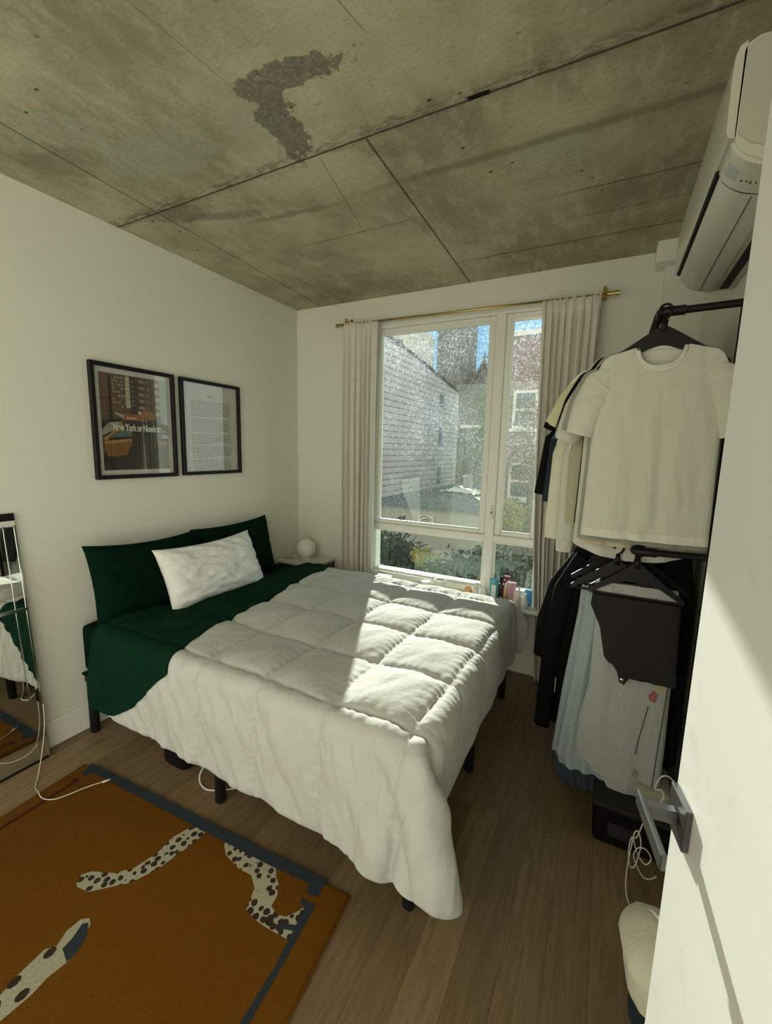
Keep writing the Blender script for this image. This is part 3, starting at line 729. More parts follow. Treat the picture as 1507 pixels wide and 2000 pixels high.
def up(A, f):       # smooth grid upsampling (Catmull-Rom)
    def one(A, ax):
        A = np.moveaxis(A, ax, 0); n_ = A.shape[0]; t_ = np.linspace(0, n_ - 1, (n_ - 1) * f + 1); i = np.minimum(t_.astype(int), n_ - 2); u = (t_ - i).reshape(-1, *([1] * (A.ndim - 1)))
        g = lambda k: A[np.clip(i + k, 0, n_ - 1)]
        p0, p1, p2, p3 = g(-1), g(0), g(1), g(2)
        return np.moveaxis(.5 * (2 * p1 + (-p0 + p2) * u + (2 * p0 - 5 * p1 + 4 * p2 - p3) * u ** 2 + (-p0 + 3 * p1 - 3 * p2 + p3) * u ** 3), 0, ax)
    return one(one(A, 0), 1)
for _ in range(1):
    Q = PC.copy(); Q[1:-1, 1:-1] = .5 * PC[1:-1, 1:-1] + .125 * (PC[2:, 1:-1] + PC[:-2, 1:-1] + PC[1:-1, 2:] + PC[1:-1, :-2]); PC = Q
UF = 3
PF = up(PC, UF); XF = up(Xc[..., None], UF)[..., 0]; YF = up(Yc[..., None], UF)[..., 0]
def normals(P):
    du = np.gradient(P, axis=1); dv = np.gradient(P, axis=0); N_ = np.cross(du, dv); N_ /= np.linalg.norm(N_, axis=-1, keepdims=True) + 1e-9
    return N_
NF = normals(PF)
if NF[NF.shape[0] // 2, NF.shape[1] // 2, 2] < 0: NF = -NF
# quilted boxes: seams in flat coordinates
SX = np.array([.02, .36, .70, 1.04, 1.36, 1.68, 2.02, 2.4]); SY = np.array([-2.53, -1.86, -1.53, -1.18, -.83, -.48, -.12])
SXo = .07 * (YF + 1.1)     # the quilt lies slightly askew on the bed
def cell(c, S_):
    i = np.clip(np.searchsorted(S_, c) - 1, 0, len(S_) - 2); w = S_[i + 1] - S_[i]; t_ = (c - S_[i]) / w; return t_, np.minimum(c - S_[i], S_[i + 1] - c)
xq = XF - SXo * .5 + .012 * fbm(XF * 6, YF * 6, 3); yq = YF + .012 * fbm(XF * 6, YF * 6, 8)
tx, dx = cell(xq, SX); ty, dy = cell(yq, SY)
edge = np.minimum(np.minimum(XF - XF[:, :1], XF[:, -1:] - XF), np.minimum(YF - YF[:1], YF[-1:] - YF)); ed = np.clip(edge / .03, 0, 1) ** .6
dsm = np.minimum(dx, dy)
puff = .050 * (np.clip(4 * tx * (1 - tx), 0, 1) ** .36) * (np.clip(4 * ty * (1 - ty), 0, 1) ** .36)
cd_ = np.sqrt((XF - XF[0, -1]) ** 2 + (YF - YF[0, -1]) ** 2)
puff = puff * (.75 + .6 * fbm(XF * 3.1, YF * 3.1, 11)) * np.interp(cd_, [0, .12, .5], [.15, .35, 1]) * np.interp(YF, [-.75, -.45], [1, .55])
wr = .0016 * np.exp(-dy / .045) * np.sin(XF * 150 + 5 * fbm(XF * 9, YF * 9, 2)) + .0014 * np.exp(-dx / .040) * np.sin(YF * 155 + 5 * fbm(XF * 9, YF * 9, 5))
rot = lambda a: (XF * math.cos(a) + YF * math.sin(a), -XF * math.sin(a) + YF * math.cos(a))
u1, v1 = rot(.9); u2, v2 = rot(-.5)
wr += (.010 + .008 * np.clip((1.35 - XF) / .3, 0, 1)) * fbm(u1 * 3, v1 * 17, 21, 2) * (.5 + np.clip(fbm(XF * 2, YF * 2, 31), 0, 1))
wr += .003 * fbm(u2 * 16, v2 * 5, 23, 3)
side = np.clip((BY0 + .06 - YF) / .12, 0, 1)
wr += side * (.026 * fbm(XF * 11 + YF * 6, YF * 2.0, 41, 2)) + side * .011 * fbm(XF * 45 + YF * 9, YF * 5, 43, 2)
hgt = (puff + wr) * ed + .004
# let the puff die out where the fabric touches itself / floor
TOP = PF + NF * hgt[..., None]; TOP[..., 2] = np.maximum(TOP[..., 2], .012)
BOT = PF - NF * .002
b = MB(); b.grid(TOP); b.grid(BOT, flip=True)
for A, B_ in ((TOP[0], BOT[0]), (TOP[-1], BOT[-1]), (TOP[:, 0], BOT[:, 0]), (TOP[:, -1], BOT[:, -1])): b.grid(np.stack([A, B_]))
comf = tag(b.build('comforter', 'comforter', None, True), 'puffy white box-quilted comforter draped over the bed', 'comforter')

# green top sheet turned down over the comforter's upper edge
xb = np.interp(YF[:, 0], [y0f, -2.325, -2.295, -2.19, -2.0, -1.93, -1.62, -.82, -.43, y1f], [.16, .30, .39, .56, .77, .845, .80, .665, .62, .60])
nsu = 60; A = np.linspace(0, 1, nsu)
rows = [j for j in range(0, PF.shape[0]) if YF[j, 0] > -2.325]
SHT = np.zeros((len(rows), nsu, 3)); SHB = SHT.copy()
for k, j in enumerate(rows):
    x0 = XF[j, 0] + float(np.interp(YF[j, 0], [-2.33, -2.24, -2.14], [.06, .03, .0])); xx = x0 + (xb[j] - x0) * A
    sm_ = PF[j] + NF[j] * (np.clip(hgt[j], 0, .06)[:, None] * .75)
    for c_ in range(3):
        SHT[k, :, c_] = np.interp(xx, XF[j], sm_[:, c_]); 
    nn = np.stack([np.interp(xx, XF[j], NF[j][:, c_]) for c_ in range(3)], -1)
    lift = .016 + .006 * fbm(xx * 14 + YF[j, 0] * 2, xx * 0 + YF[j, 0] * 3, 51) 
    SHT[k] += nn * lift[:, None]; SHB[k] = SHT[k] - nn * .014
SHT[0, :, 2] -= .0
b = MB(); b.grid(SHT); b.grid(SHB, flip=True)
for P_, Q_ in ((SHT[0], SHB[0]), (SHT[-1], SHB[-1]), (SHT[:, 0], SHB[:, 0]), (SHT[:, -1], SHB[:, -1])): b.grid(np.stack([P_, Q_]))
tag(b.build('top_sheet', 'green_sheet', None, True), 'dark green top sheet turned down over the comforter edge', 'sheet')

# pillows
def pillow(name, label, c, w, h, th, rot, mat, seed, wr_=.006, sag=0.0):
    nu_, nv_ = 64, 48; u = np.linspace(-1, 1, nu_)[None, :]; v = np.linspace(-1, 1, nv_)[:, None]
    body = (1 - np.abs(u) ** 3.2) * (1 - np.abs(v) ** 3.0); body = np.clip(body, 0, 1) ** .5
    pin = 1 - .07 * (1 - np.abs(v) ** 2) * np.abs(u) ** 4; pv_ = 1 - .10 * (1 - np.abs(u) ** 2) * np.abs(v) ** 4
    x = u * w / 2 * pin + 0 * v; z = v * h / 2 * pv_ + 0 * u
    W_ = wr_ * (fbm(u * 5 + 9, v * 8 + 9 + u * 2, seed) * 2 + np.exp(-(1 - np.abs(u)) * 6) * np.sin(v * 22 + seed + 3 * fbm(u * 3 + 5, v * 3 + 5, seed)) * .8)
    y1 = th / 2 * body + W_ * np.clip(body * 1.6, 0, 1) + .003; y2 = -th / 2 * body + W_ * .3 * body - .003
    z = z - sag * (np.clip(v, 0, 1)) * (1 - np.abs(u) ** 2) * h
    Fp = np.stack([x, -y1, z], -1); Bp = np.stack([x, -y2, z], -1)
    b = MB(); b.grid(Fp); b.grid(Bp, flip=True)
    for P_, Q_ in ((Fp[0], Bp[0]), (Fp[-1], Bp[-1]), (Fp[:, 0], Bp[:, 0]), (Fp[:, -1], Bp[:, -1])): b.grid(np.stack([P_, Q_]))
    o = b.build(name, mat, None, True); o.location = c; o.rotation_euler = rot
    return tag(o, label, 'pillow')
# local x -> world +y (facing +x); tilt back against wall
pillow('pillow', 'large dark green pillow propped left of the white one', (.175, -1.545, .85), .70, .44, .17, (math.radians(-14), math.radians(1.5), math.radians(90)), 'green', 3, .007, .02)
pillow('pillow', 'dark green pillow propped at the bed corner near the globe lamp', (.150, -.885, .850), .69, .43, .16, (math.radians(-12), math.radians(-1), math.radians(90)), 'green', 9, .006)
pillow('pillow', 'small plump white pillow leaning on the two green ones', (.36, -1.265, .845), .69, .38, .17, (math.radians(-24), math.radians(-1), math.radians(88)), 'white_cotton', 5, .009, .02)

# ------------------------------------------------------------------ nightstand + globe lamp
ns = thing('nightstand', 'small dark nightstand with glossy white top in the corner', 'nightstand', (.22, -.17, 0))
MB().box(.018, .42, -.325, -.018, .615, .64, bev=.003).build('top', 'gloss_white', ns, label='glossy white top')
b = MB(); b.box(.03, .05, -.315, -.02, .18, .615); b.box(.39, .41, -.315, -.02, .18, .615); b.box(.03, .41, -.035, -.02, .18, .615); b.box(.03, .41, -.315, -.02, .18, .20)
b.build('body', 'nightstand', ns)
dr = MB().box(.052, .388, -.325, -.305, .41, .605, bev=.003).build('drawer', 'nightstand', ns); MB().lathe([(0, -.012), (.012, -.010), (.012, .004), (0, .006)], (.22, -.337, .51), 12).build('knob', 'brass', dr, True)
for x in (.05, .39):
    for y in (-.30, -.04): MB().tube([(x, y, 0), (x, y, .18)], [.012, .018], 10).build('leg', 'nightstand', ns, True)
gl_ = thing('globe_lamp', 'round white glass globe lamp on the nightstand', 'lamp', (.22, -.17, .64))
prof = [(.085 * math.sin(t_), .095 - .085 * math.cos(t_)) for t_ in np.linspace(.45, PI, 24)]
MB().lathe(prof, (.22, -.17, .64), 40).build('globe_shade', 'opal', gl_, True)
MB().lathe([(0, 0), (.042, 0), (.042, .016), (.036, .02), (0, .02)], (.22, -.17, .64), 28).build('base', 'gloss_white', gl_, 40)
tag(MB().tube([(.12, -.22, .645), (.08, -.24, .644), (.03, -.245, .645), (.022, -.25, .60)], .0025, 6).build('cable', 'frame_black', None, True), 'short dark cord behind the globe lamp', 'cord')

# ------------------------------------------------------------------ under the bed
o = thing('cardboard_box', 'flat brown cardboard box under the head of the bed', 'box', (.33, -1.60, 0))
b = MB(); b.box(.16, .46, -1.74, -1.46, 0, .09, bev=.003); b.build('box_body', 'cardboard', o)
b = MB(); b.add([(.16, -1.74, .09), (.46, -1.74, .09), (.47, -1.80, .085), (.17, -1.81, .08)], [(0, 1, 2, 3)]); b.add([(.16, -1.74, .093), (.46, -1.74, .093), (.47, -1.80, .088), (.17, -1.81, .083)], [(3, 2, 1, 0)]); b.build('flap', 'cardboard', o)
tag(rbox(.62, .80, -1.86, -1.60, .002, .13, .05).build('pouch', 'black_cloth', None, True), 'black soft pouch on the floor under the bed', 'pouch')
o = thing('power_adapter', 'white power adapter with cable behind the middle bed leg', 'charger', (.90, -1.72, 0))
rbox(.85, .92, -1.80, -1.73, .035, .10, .012).build('adapter_body', 'cable_white', o, True)
b = MB(); b.tube(spline([(.87, -1.80, .05), (.875, -1.83, .03), (.90, -1.85, .008), (.96, -1.86, .006), (1.02, -1.83, .006), (1.08, -1.80, .02), (1.12, -1.78, .05), (1.15, -1.76, .05)], 6), .004, 8); b.build('cable', 'cable_white', o, True)
tag(rbox(.92, 1.20, -1.76, -1.5, .002, .16, .03).build('storage_bag', 'black_cloth', None, True), 'black storage bag behind the middle bed leg', 'bag')

# charging cable on the rug
pts0 = [(.085, -2.104, .30), (.09, -2.11, .18), (.11, -2.14, .06), (.19, -2.195, .008), (.26, -2.235, .006), (.32, -2.25, .022), (.38, -2.26, .024), (.43, -2.24, .024), (.455, -2.20, .024), (.475, -2.15, .024), (.50, -2.10, .024), (.518, -2.075, .024)]

ch = thing('charging_cable', 'white charging cable trailing from the mirror onto the rug', 'cable', (.19, -2.19, 0))
MB().tube(spline(pts0), .0022, 8).build('cord', 'cable_white', ch, True)
MB().tube([(.515, -2.080, .024), (.524, -2.062, .024), (.530, -2.05, .024)], [.0045, .0045, .003], 8).build('plug', 'cable_white', ch, True)

# ------------------------------------------------------------------ air conditioner
ac = thing('air_conditioner', 'white wall-mounted split air conditioner unit above the clothes rack', 'air conditioner', (RW, -1.24, 2.28))
yA, yB_ = -1.69, -.80
def pf(d, z): return (RW - d, 2.275 + z)
def sm_(prof): return [(p.x, p.y) for p in spline([(a, b_, 0) for a, b_ in prof], 5)]
def extr(prof, y0, y1, name, mat, lab=None, sm=35):
    return MB().prism([pf(*p) for p in prof], y0, y1, 'y').build(name, mat, ac, sm, label=lab)
back = [(0.002, .285), (.165, .285), (.185, .275), (.190, .262), (.190, .085), (.184, .062), (.165, .040), (.135, .022), (.10, .010), (.06, .004), (.002, .002)]
extr(back, yA, yB_, 'casing', 'ac_white')
extr([(.004, .279), (.163, .279), (.180, .270), (.184, .258), (.184, .088), (.16, .062), (.12, .044), (.07, .032), (.004, .030)], yA - .004, yA + .001, 'side_panel', 'ac_side')
extr([(.186, .283), (.200, .275), (.207, .255), (.209, .20), (.207, .095), (.201, .083), (.188, .080)], yA + .0, yB_, 'front_panel', 'ac_white')
extr([(.180, .079), (.203, .079), (.200, .072), (.182, .072)], yA + .13, yB_ - .03, 'intake_slot', 'void', 'black gap below the front panel')
lou = sm_([(.192, .066), (.184, .050), (.160, .026), (.130, .010), (.095, .000), (.072, -.003)]) + [(.072, .003), (.13, .018), (.17, .046), (.184, .070)]
extr(lou, yA + .135, yB_ - .012, 'louver', 'ac_white')
cap = sm_([(.195, .072), (.187, .052), (.163, .028), (.132, .011), (.097, .001), (.06, -.003)]) + [(.06, .004), (.13, .02), (.17, .046), (.186, .072)]
extr(sm_([(.190, .064), (.183, .050), (.159, .027), (.130, .0112), (.095, .0015)]) + [(.095, .006), (.13, .02), (.17, .046), (.182, .064)], yA + .126, yA + .137, 'louver_gap', 'void')
extr([(.118, .0035), (.1165, .0035), (.1165, .009), (.118, .009)], yA + .14, yB_ - .02, 'louver_seam', 'stitch')
extr(cap, yA + .004, yA + .128, 'end_cap', 'ac_white')
extr([(.05, -.0015), (.022, -.0015), (.022, .004), (.05, .004)], yA + .05, yB_ - .03, 'underside_strip', 'void', 'black strip along the underside')  # black strip on the underside, close to the wall
def on_cap(p, q, name, mat, y0, y1):   # small plate lying on the end cap between two profile points
    (d0, z0), (d1, z1) = p, q; nx, nz = (z1 - z0), -(d1 - d0); L = math.hypot(nx, nz); e = .0012
    nx, nz = nx / L * e, nz / L * e
    if nz > 0: nx, nz = -nx, -nz
    return MB().prism([pf(d0, z0), pf(d1, z1), pf(d1 - nx * -1, z1 + nz), pf(d0 - nx * -1, z0 + nz)], y0, y1, 'y').build(name, mat, ac)
on_cap((.187, .050), (.165, .029), 'display', 'ac_grey', yA + .045, yA + .095)
for i, (a0, w) in enumerate(((.0, .006), (.22, .006), (.40, .014), (.62, .007), (.85, .010))):
    d = .155 - a0 * .05; z = .0235 - a0 * .018
    on_cap((d, z - .0035), (d - .0035, z - .0050), 'printed_mark', 'stitch', yA + .075, yA + .075 + w)
b = MB()
for k in range(2): b.box(RW - .105, RW - .075, yA - .006, yA - .003, 2.275 + .06 + k * .012, 2.275 + .064 + k * .012)
b.build('side_vent', 'void', ac)

# ------------------------------------------------------------------ clothes rack
rk = thing('clothes_rack', 'black tubular double-rail garment rack loaded with clothes', 'clothes rack', (2.74, -.75, 0))
XR, X2, YN, YFR = 2.615, 2.852, -1.19, -.16
def arc(c, a, b_, r, n_=6):
    c = Vector(c); return [c + (Vector(a) * math.cos(t_) + Vector(b_) * math.sin(t_)) * r for t_ in np.linspace(0, PI / 2, n_)]
def loop(z): 
    r = .035
    return [(XR, YFR + r, z)] + [] 
for z, nm in ((2.110, 'upper_rail'), (1.235, 'lower_rail')):
    b = MB(); b.tube([(XR, YFR, z), (XR, YN + .03, z)], .0125, 14)
    b.tube(spline([(XR, YN + .05, z), (XR, YN + .02, z), (XR + .01, YN, z), (XR + .04, YN - .004, z + .0), (X2, YN - .004, z + .004)], 5), .0125, 14)
    b.tube(spline([(XR, YN + .03, z), (XR, YN + .004, z), (XR + .02, YN - .006, z), (XR + .07, YN - .006, z)], 4), .0165, 14)
    b.tube([(XR, YFR, z), (X2, YFR, z)], .0125, 12); b.build(nm, 'black_metal', rk, 50)
for (x, y) in ((X2, YN), (XR, YFR), (X2, YFR)):
    MB().tube([(x, y, .0), (x, y, 2.105)], .0125, 12).build('post', 'black_metal', rk, True)
for z in (.10,):
    b = MB(); b.tube([(XR, YN, z), (X2, YN, z), (X2, YFR, z), (XR, YFR, z), (XR, YN, z)], .010, 10); b.build('base_rail', 'black_metal', rk, 50)

# hangers
def hanger(name, label, y, z, mat, xc=XR, w=.21, bar=False, group=None, skew=0.0):
    h = thing(name, label, 'hanger', (xc, y, z), group)
    pts = [(xc + .013 * math.sin(t_), y + .0, z - .0 + .018 * math.cos(t_)) for t_ in np.linspace(-2.2, 1.9, 12)] 
    pts = pts[::-1]; pts = [(p[0], p[1], p[2]) for p in pts]
    b = MB(); b.tube(spline([(xc - .012, y, z - .010)] + [(xc - .018 * math.cos(t_), y, z + .018 * math.sin(t_)) for t_ in np.linspace(0, PI, 7)] + [(xc + .014, y, z - .02), (xc, y, z - .035), (xc, y, z - .055)], 3), .0045, 8); b.tube([(xc, y, z - .030), (xc, y, z - .075)], [.007, .014], 10)
    b.build('hook', mat if mat == 'black_plastic' else 'silver', h, True)
    s_ = MB(); nn = 14; 
    L = [];
    for i in range(nn + 1):
        q = i / nn * 2 - 1; zc = z - .066 - .125 * abs(q) ** 1.05; L.append((xc + q * w, y, zc, (.030 if abs(q) < .3 else .018) * (1 - abs(q)) + .006))
    up_ = [(p[0], p[2] + .008 + p[3] * .2) for p in L]; lo_ = [(p[0], p[2] - p[3] * 1.4) for p in L][::-1]
    s_.prism(up_ + lo_, y - .007, y + .007, 'y'); s_.build('shoulder_bar', mat, h, 40)
    if bar:
        MB().tube([(xc - w * .93, y, z - .180), (xc - w * .93, y, z - .195), (xc + w * .93, y, z - .195), (xc + w * .93, y, z - .180)], .0055, 8).build('trouser_bar', mat, h, 40)
    return h

def loft_sleeve(b, P, W_, T_, mi=0, seg=20, seed=0):
    """P list of (x,y,z) centre, half widths, half thicknesses"""
    P = np.array(P); n_ = 14; t_ = np.linspace(0, len(P) - 1, n_ * (len(P) - 1) + 1)
    C_ = np.stack([np.interp(t_, range(len(P)), P[:, k]) for k in range(3)], -1); W2 = np.interp(t_, range(len(P)), W_); T2 = np.interp(t_, range(len(P)), T_)
    d = np.gradient(C_, axis=0); d /= np.linalg.norm(d, axis=1, keepdims=True) + 1e-9
    side = np.stack([d[:, 2], 0 * d[:, 0], -d[:, 0]], -1); side /= np.linalg.norm(side, axis=1, keepdims=True) + 1e-9
    th = np.linspace(0, 2 * PI, seg, endpoint=False)
    G = C_[:, None, :] + side[:, None, :] * (np.cos(th)[None, :, None] * W2[:, None, None]) + np.array([0, 1, 0]) * (np.sin(th)[None, :, None] * T2[:, None, None])
    wob = .006 * fbm(np.tile(th[None, :] * 2, (len(t_), 1)) + seed, np.tile(t_[:, None] * 3, (1, seg)), seed)
    G[..., 1] += wob
    b.grid(G, mi, cu=True)
    return G

def top_garment(name, label, cat, y, mat, xc=2.625, hw=.205, z1=2.0, z0=1.28, th=.022, sleeve='short', seed=1, scoop=.085, rib=None, hem_curve=0.0, cuff=None, slx=0.0, slz=None, hem_w=None, folds=.006, sleeve_r=True, group=None):
    t_ = thing(name, label, cat, (xc, y, z1), group)
    nu_, nv_ = 60, 64; a = np.linspace(0, 1, nu_); q = a * 2 - 1
    slope = .050 * np.abs(q) ** 1.3 + .045 * np.clip((np.abs(q) - .78) / .22, 0, 1) ** 2
    def surf(sc, sg):
        col_ = np.clip(1 - (q / .36) ** 2, 0, 1)
        zt = z1 - slope - sc * np.sqrt(col_)
        v = np.linspace(0, 1, nv_)[:, None]
        zb = z0 - hem_curve * (1 - np.abs(q) ** 2.2)
        Z_ = zt[None] * (1 - v) + zb[None] * v
        hwz = np.interp(Z_, [z0, z0 + .3, z1 - .25, z1], [(hem_w or hw) * 1.0, hw * .97, hw * .96, hw * .98])
        X_ = xc + q[None] * hwz
        body = np.clip(1 - np.abs(q) ** 4, 0, 1) ** .5
        thz = np.interp(Z_, [z0, z1 - .3, z1 - .02], [th * 1.2, th * 1.25, th * .5])
        fo = folds * np.sin(q[None] * 13 + seed + 2 * fbm(q[None] * 2 + 7, Z_ * 2, seed)) * np.clip((z1 - .12 - Z_) / .4, 0, 1)
        fo = fo + .006 * fbm(q[None] * 5 + Z_ * 6 + 5, Z_ * 3 - q[None] * 4 + 9, seed + 3) + .004 * fbm(q[None] * 14 + 5, Z_ * 16, seed + 5) * np.clip((z1 - .3 - Z_) / .3, 0, 1)
        Y_ = y - sg * thz * body[None] - fo * (.3 + .7 * body[None]) * (1 if sg > 0 else .6)
        return np.stack([X_, Y_ + 0 * X_, Z_], -1)
    Fs = surf(scoop, 1); Bs = surf(.015, -1)
    b = MB(); b.grid(Fs); b.grid(Bs, flip=True)
    b.grid(np.stack([Fs[:, 0], Bs[:, 0]])); b.grid(np.stack([Fs[:, -1], Bs[:, -1]]))
    sh = np.abs(q) >= .35
    for idx in (np.where(q <= -.35)[0], np.where(q >= .35)[0]): b.grid(np.stack([Fs[0, idx], Bs[0, idx]]))
    Fh = Fs[-1].copy(); Bh = Bs[-1].copy()
    if sleeve:
        for sg in ((-1, 1) if sleeve_r else (-1,)):
            zs = z1 - .050
            if sleeve == 'short':
                P = [(xc + sg * (hw - .060), y, zs - .048), (xc + sg * (hw - .022), y, zs - .085), (xc + sg * (hw + .006 + slx * .5), y, zs - .165), (xc + sg * (hw + .026 + slx), y - .002, zs - .275)]; Wd = [.036, .058, .058, .050]; Td = [.014, .022, .028, .026]
            else:
                zl_ = slz or z0
                P = [(xc + sg * (hw - .060), y, zs - .048), (xc + sg * (hw - .015 + slx * .2), y, zs - .10), (xc + sg * (hw + .015 + slx * .4), y, zs - .24), (xc + sg * (hw + .05 + slx * .7), y, (zs + zl_) / 2), (xc + sg * (hw + .06 + slx), y, zl_)]; Wd = [.036, .058, .058, .048, .040]; Td = [.014, .022, .030, .026, .022]
            loft_sleeve(b, P, Wd, Td, 0, 20, seed + sg)
            if cuff: 
                c2 = MB(); p = np.array(P[-1]); d = (np.array(P[-1]) - np.array(P[-2])); d = d / np.linalg.norm(d)
                loft_sleeve(c2, [p - d * .004, p + d * (.05 if sleeve == 'long' else .022)], [Wd[-1] * 1.04, Wd[-1] * .85], [Td[-1] * 1.05, Td[-1] * .9]); c2.build('cuff', cuff, t_, True)
    b.build('body', mat, t_, True)
    # hem stitching band
    hb = MB(); k0 = -4
    H1 = Fs[k0:, :].copy(); H1[..., 1] -= .0015; hb.grid(H1); hb.build('hem', rib or mat, t_, True)
    # collar
    idx = np.where(np.abs(q) <= .37)[0]; cb = MB()
    ring_ = [Fs[0, i] for i in idx] + [Bs[0, i] for i in idx[::-1]]
    P_ = np.array(ring_)
    pts = [tuple(p) for p in P_] + [tuple(P_[0])]
    cb.tube(pts, .0075, 8, caps=False, sx=1.0)
    F2 = np.stack([np.array([Fs[0, i] for i in idx]) + [0, -.003, .004], np.array([Fs[0, i] for i in idx]) + [0, -.004, -.017]]); cb.grid(F2)
    cb.build('collar', rib or mat, t_, True)
    return t_, Fs, Bs

ht = []
hanger('hanger', 'black plastic hanger holding the front white t-shirt', -1.222, 2.110, 'black_plastic', 2.625, .20)
tee, Fs, Bs = top_garment('t_shirt', 'plain white crew-neck t-shirt hanging frontmost on the rack', 't-shirt', -1.225, 'tee_white', rib='tee_rib', hw=.207, z0=1.285, seed=2, folds=.004, slx=.012)
MB().box(2.655, 2.685, -1.2095, -1.2075, 1.972, 1.983).build('neck_label', 'stitch', tee)
hanger('hanger', 'red-brown wooden hanger behind the front white t-shirt', -1.180, 2.110, 'wood_red', 2.622, .20)
top_garment('t_shirt', 'grey t-shirt hanging right behind the front white t-shirt', 't-shirt', -1.180, 'grey_olive', xc=2.625, hw=.222, z1=2.012, z0=1.262, seed=4, slx=.018)
garments = [
    ('t_shirt', 'beige t-shirt whose hem shows below the front white t-shirt', 't-shirt', -1.135, 'beige', dict(hw=.205, z0=1.236, seed=6, sleeve=None, xc=2.64)),
    ('shirt', 'off-white shirt with a curved tail hanging behind the beige t-shirt', 'shirt', -1.095, 'offwhite', dict(hw=.215, z0=1.225, seed=8, hem_curve=.05, sleeve='short', slx=.03, cuff='tee_white', z1=2.0, xc=2.60)),
    ('t_shirt', 'black t-shirt with dark red sleeve cuffs, among the hanging tops', 't-shirt', -1.055, 'black_cloth', dict(hw=.235, z0=1.30, seed=9, cuff='maroon', slx=.030, z1=2.03)),
    ('cardigan', 'tan ribbed cardigan hanging in the middle of the upper rail', 'cardigan', -1.005, 'tan_knit', dict(hw=.20, z0=1.25, seed=10, sleeve='long', slz=1.29, slx=-.025)),
    ('t_shirt', 'pale yellow t-shirt with black sleeve cuffs on the upper rail', 't-shirt', -.960, 'yellow_pale', dict(hw=.25, z0=1.32, seed=12, cuff='black_cloth', slx=.078, z1=2.045)),
    ('sweater', 'off-white knit sweater with ribbed cuff hanging on the upper rail', 'sweater', -.915, 'offwhite', dict(hw=.225, z0=1.22, seed=13, sleeve='long', slz=1.19, slx=-.010, cuff='offwhite')),
    ('sweater', 'cream knit sweater with long sleeves, second sweater from the window', 'sweater', -.865, 'cream', dict(hw=.245, z0=1.20, seed=14, sleeve='long', slz=1.24, slx=.030, cuff='cream')),
    ('hoodie', 'navy hoodie with long sleeves on the upper rail', 'hoodie', -.800, 'navy', dict(hw=.25, z0=1.25, seed=15, sleeve='long', slz=1.36, slx=.055)),
    ('jacket', 'black jacket with long sleeves at the window end of the rail', 'jacket', -.735, 'black_cloth', dict(hw=.25, z0=1.25, seed=16, sleeve='long', slz=1.39, slx=.105)),
    ('shirt', 'white long shirt at the far end of the upper rail', 'shirt', -.66, 'tee_white', dict(hw=.23, z0=1.10, seed=17, sleeve='long', slz=1.15, slx=-.02)),
]
HG = 'black hangers on the upper rail'
h0 = None
for i, (nm, lab, cat, y, mat, kw) in enumerate(garments):
    kw = dict(kw); kw.setdefault('xc', 2.615)
    if h0 is None: h0 = hanger('hanger', 'black plastic hanger crowded on the upper rail behind the first two', y, 2.110, 'black_plastic', 2.618, .19, group=HG)
    else: dup(h0, (2.618, y, 2.110))
    top_garment(nm, lab, cat, y, mat, sleeve_r=False, **kw)
for y in (-1.15, -1.11, -1.07): 
    if y != -1.15: dup(h0, (2.624, y, 2.110))

# trousers and jackets on the lower rail
def panel(name, label, cat, rows, mat, th=.016, seed=1, fold=.006, parent=None, nfold=9, ragged=0.0, slant=0.0):
    """rows: (z, xl, xr, y) from top to bottom"""
    rows = np.array(rows, float); nu_, nv_ = 48, 56; t_ = np.linspace(0, 1, nv_); s_ = np.linspace(0, 1, len(rows))
    Lc = [np.interp(t_, s_, rows[:, k]) for k in range(4)]; a = np.linspace(0, 1, nu_)[None, :]; q = a * 2 - 1; v = t_[:, None]
    Zt = Lc[0][:, None] + slant * v ** 3 * np.clip(1 - a / .5, 0, 1); X_ = Lc[1][:, None] * (1 - a) + Lc[2][:, None] * a
    zl_bot = ragged * fbm(a * 16 + 3, a * 0 + 2, seed); Zt = Zt + zl_bot * (v > .985)
    body = np.clip(1 - np.abs(q) ** 6, 0, 1) ** .5; tz = th * (.8 + .5 * v)
    fo = fold * np.sin(q * nfold + seed + 2 * fbm(q * 2 + 3, v * 2 + 3, seed)) * (.25 + .75 * v) + .005 * fbm(q * 5 + 5, v * 7 + 5, seed + 2)
    Ff = np.stack([X_, Lc[3][:, None] - tz * body - fo, Zt], -1); Bf = np.stack([X_, Lc[3][:, None] + tz * body - fo * .5, Zt], -1)
    b = MB(); b.grid(Ff); b.grid(Bf, flip=True)
    for P_, Q_ in ((Ff[0], Bf[0]), (Ff[-1], Bf[-1]), (Ff[:, 0], Bf[:, 0]), (Ff[:, -1], Bf[:, -1])): b.grid(np.stack([P_, Q_]))
    if parent is None:
        t2 = thing(name, label, cat, (float(rows[0, 1:3].mean()), float(rows[0, 3]), float(rows[0, 0]))); b.build('cloth', mat, t2, True)
    else: t2 = parent; b.build(name, mat, parent, True, label=label)
    return t2, Ff
hh = hanger('hanger', 'black trouser hanger with bar, among those on the lower rail', -1.165, 1.235, 'black_plastic', 2.63, .165, bar=True, group='black trouser hangers on the lower rail')
for y, x in ((-1.12, 2.628), (-1.075, 2.60), (-1.02, 2.612), (-.96, 2.595), (-.90, 2.615), (-1.14, 2.56), (-1.05, 2.66), (-.99, 2.55)): dup(hh, (x, y, 1.235))
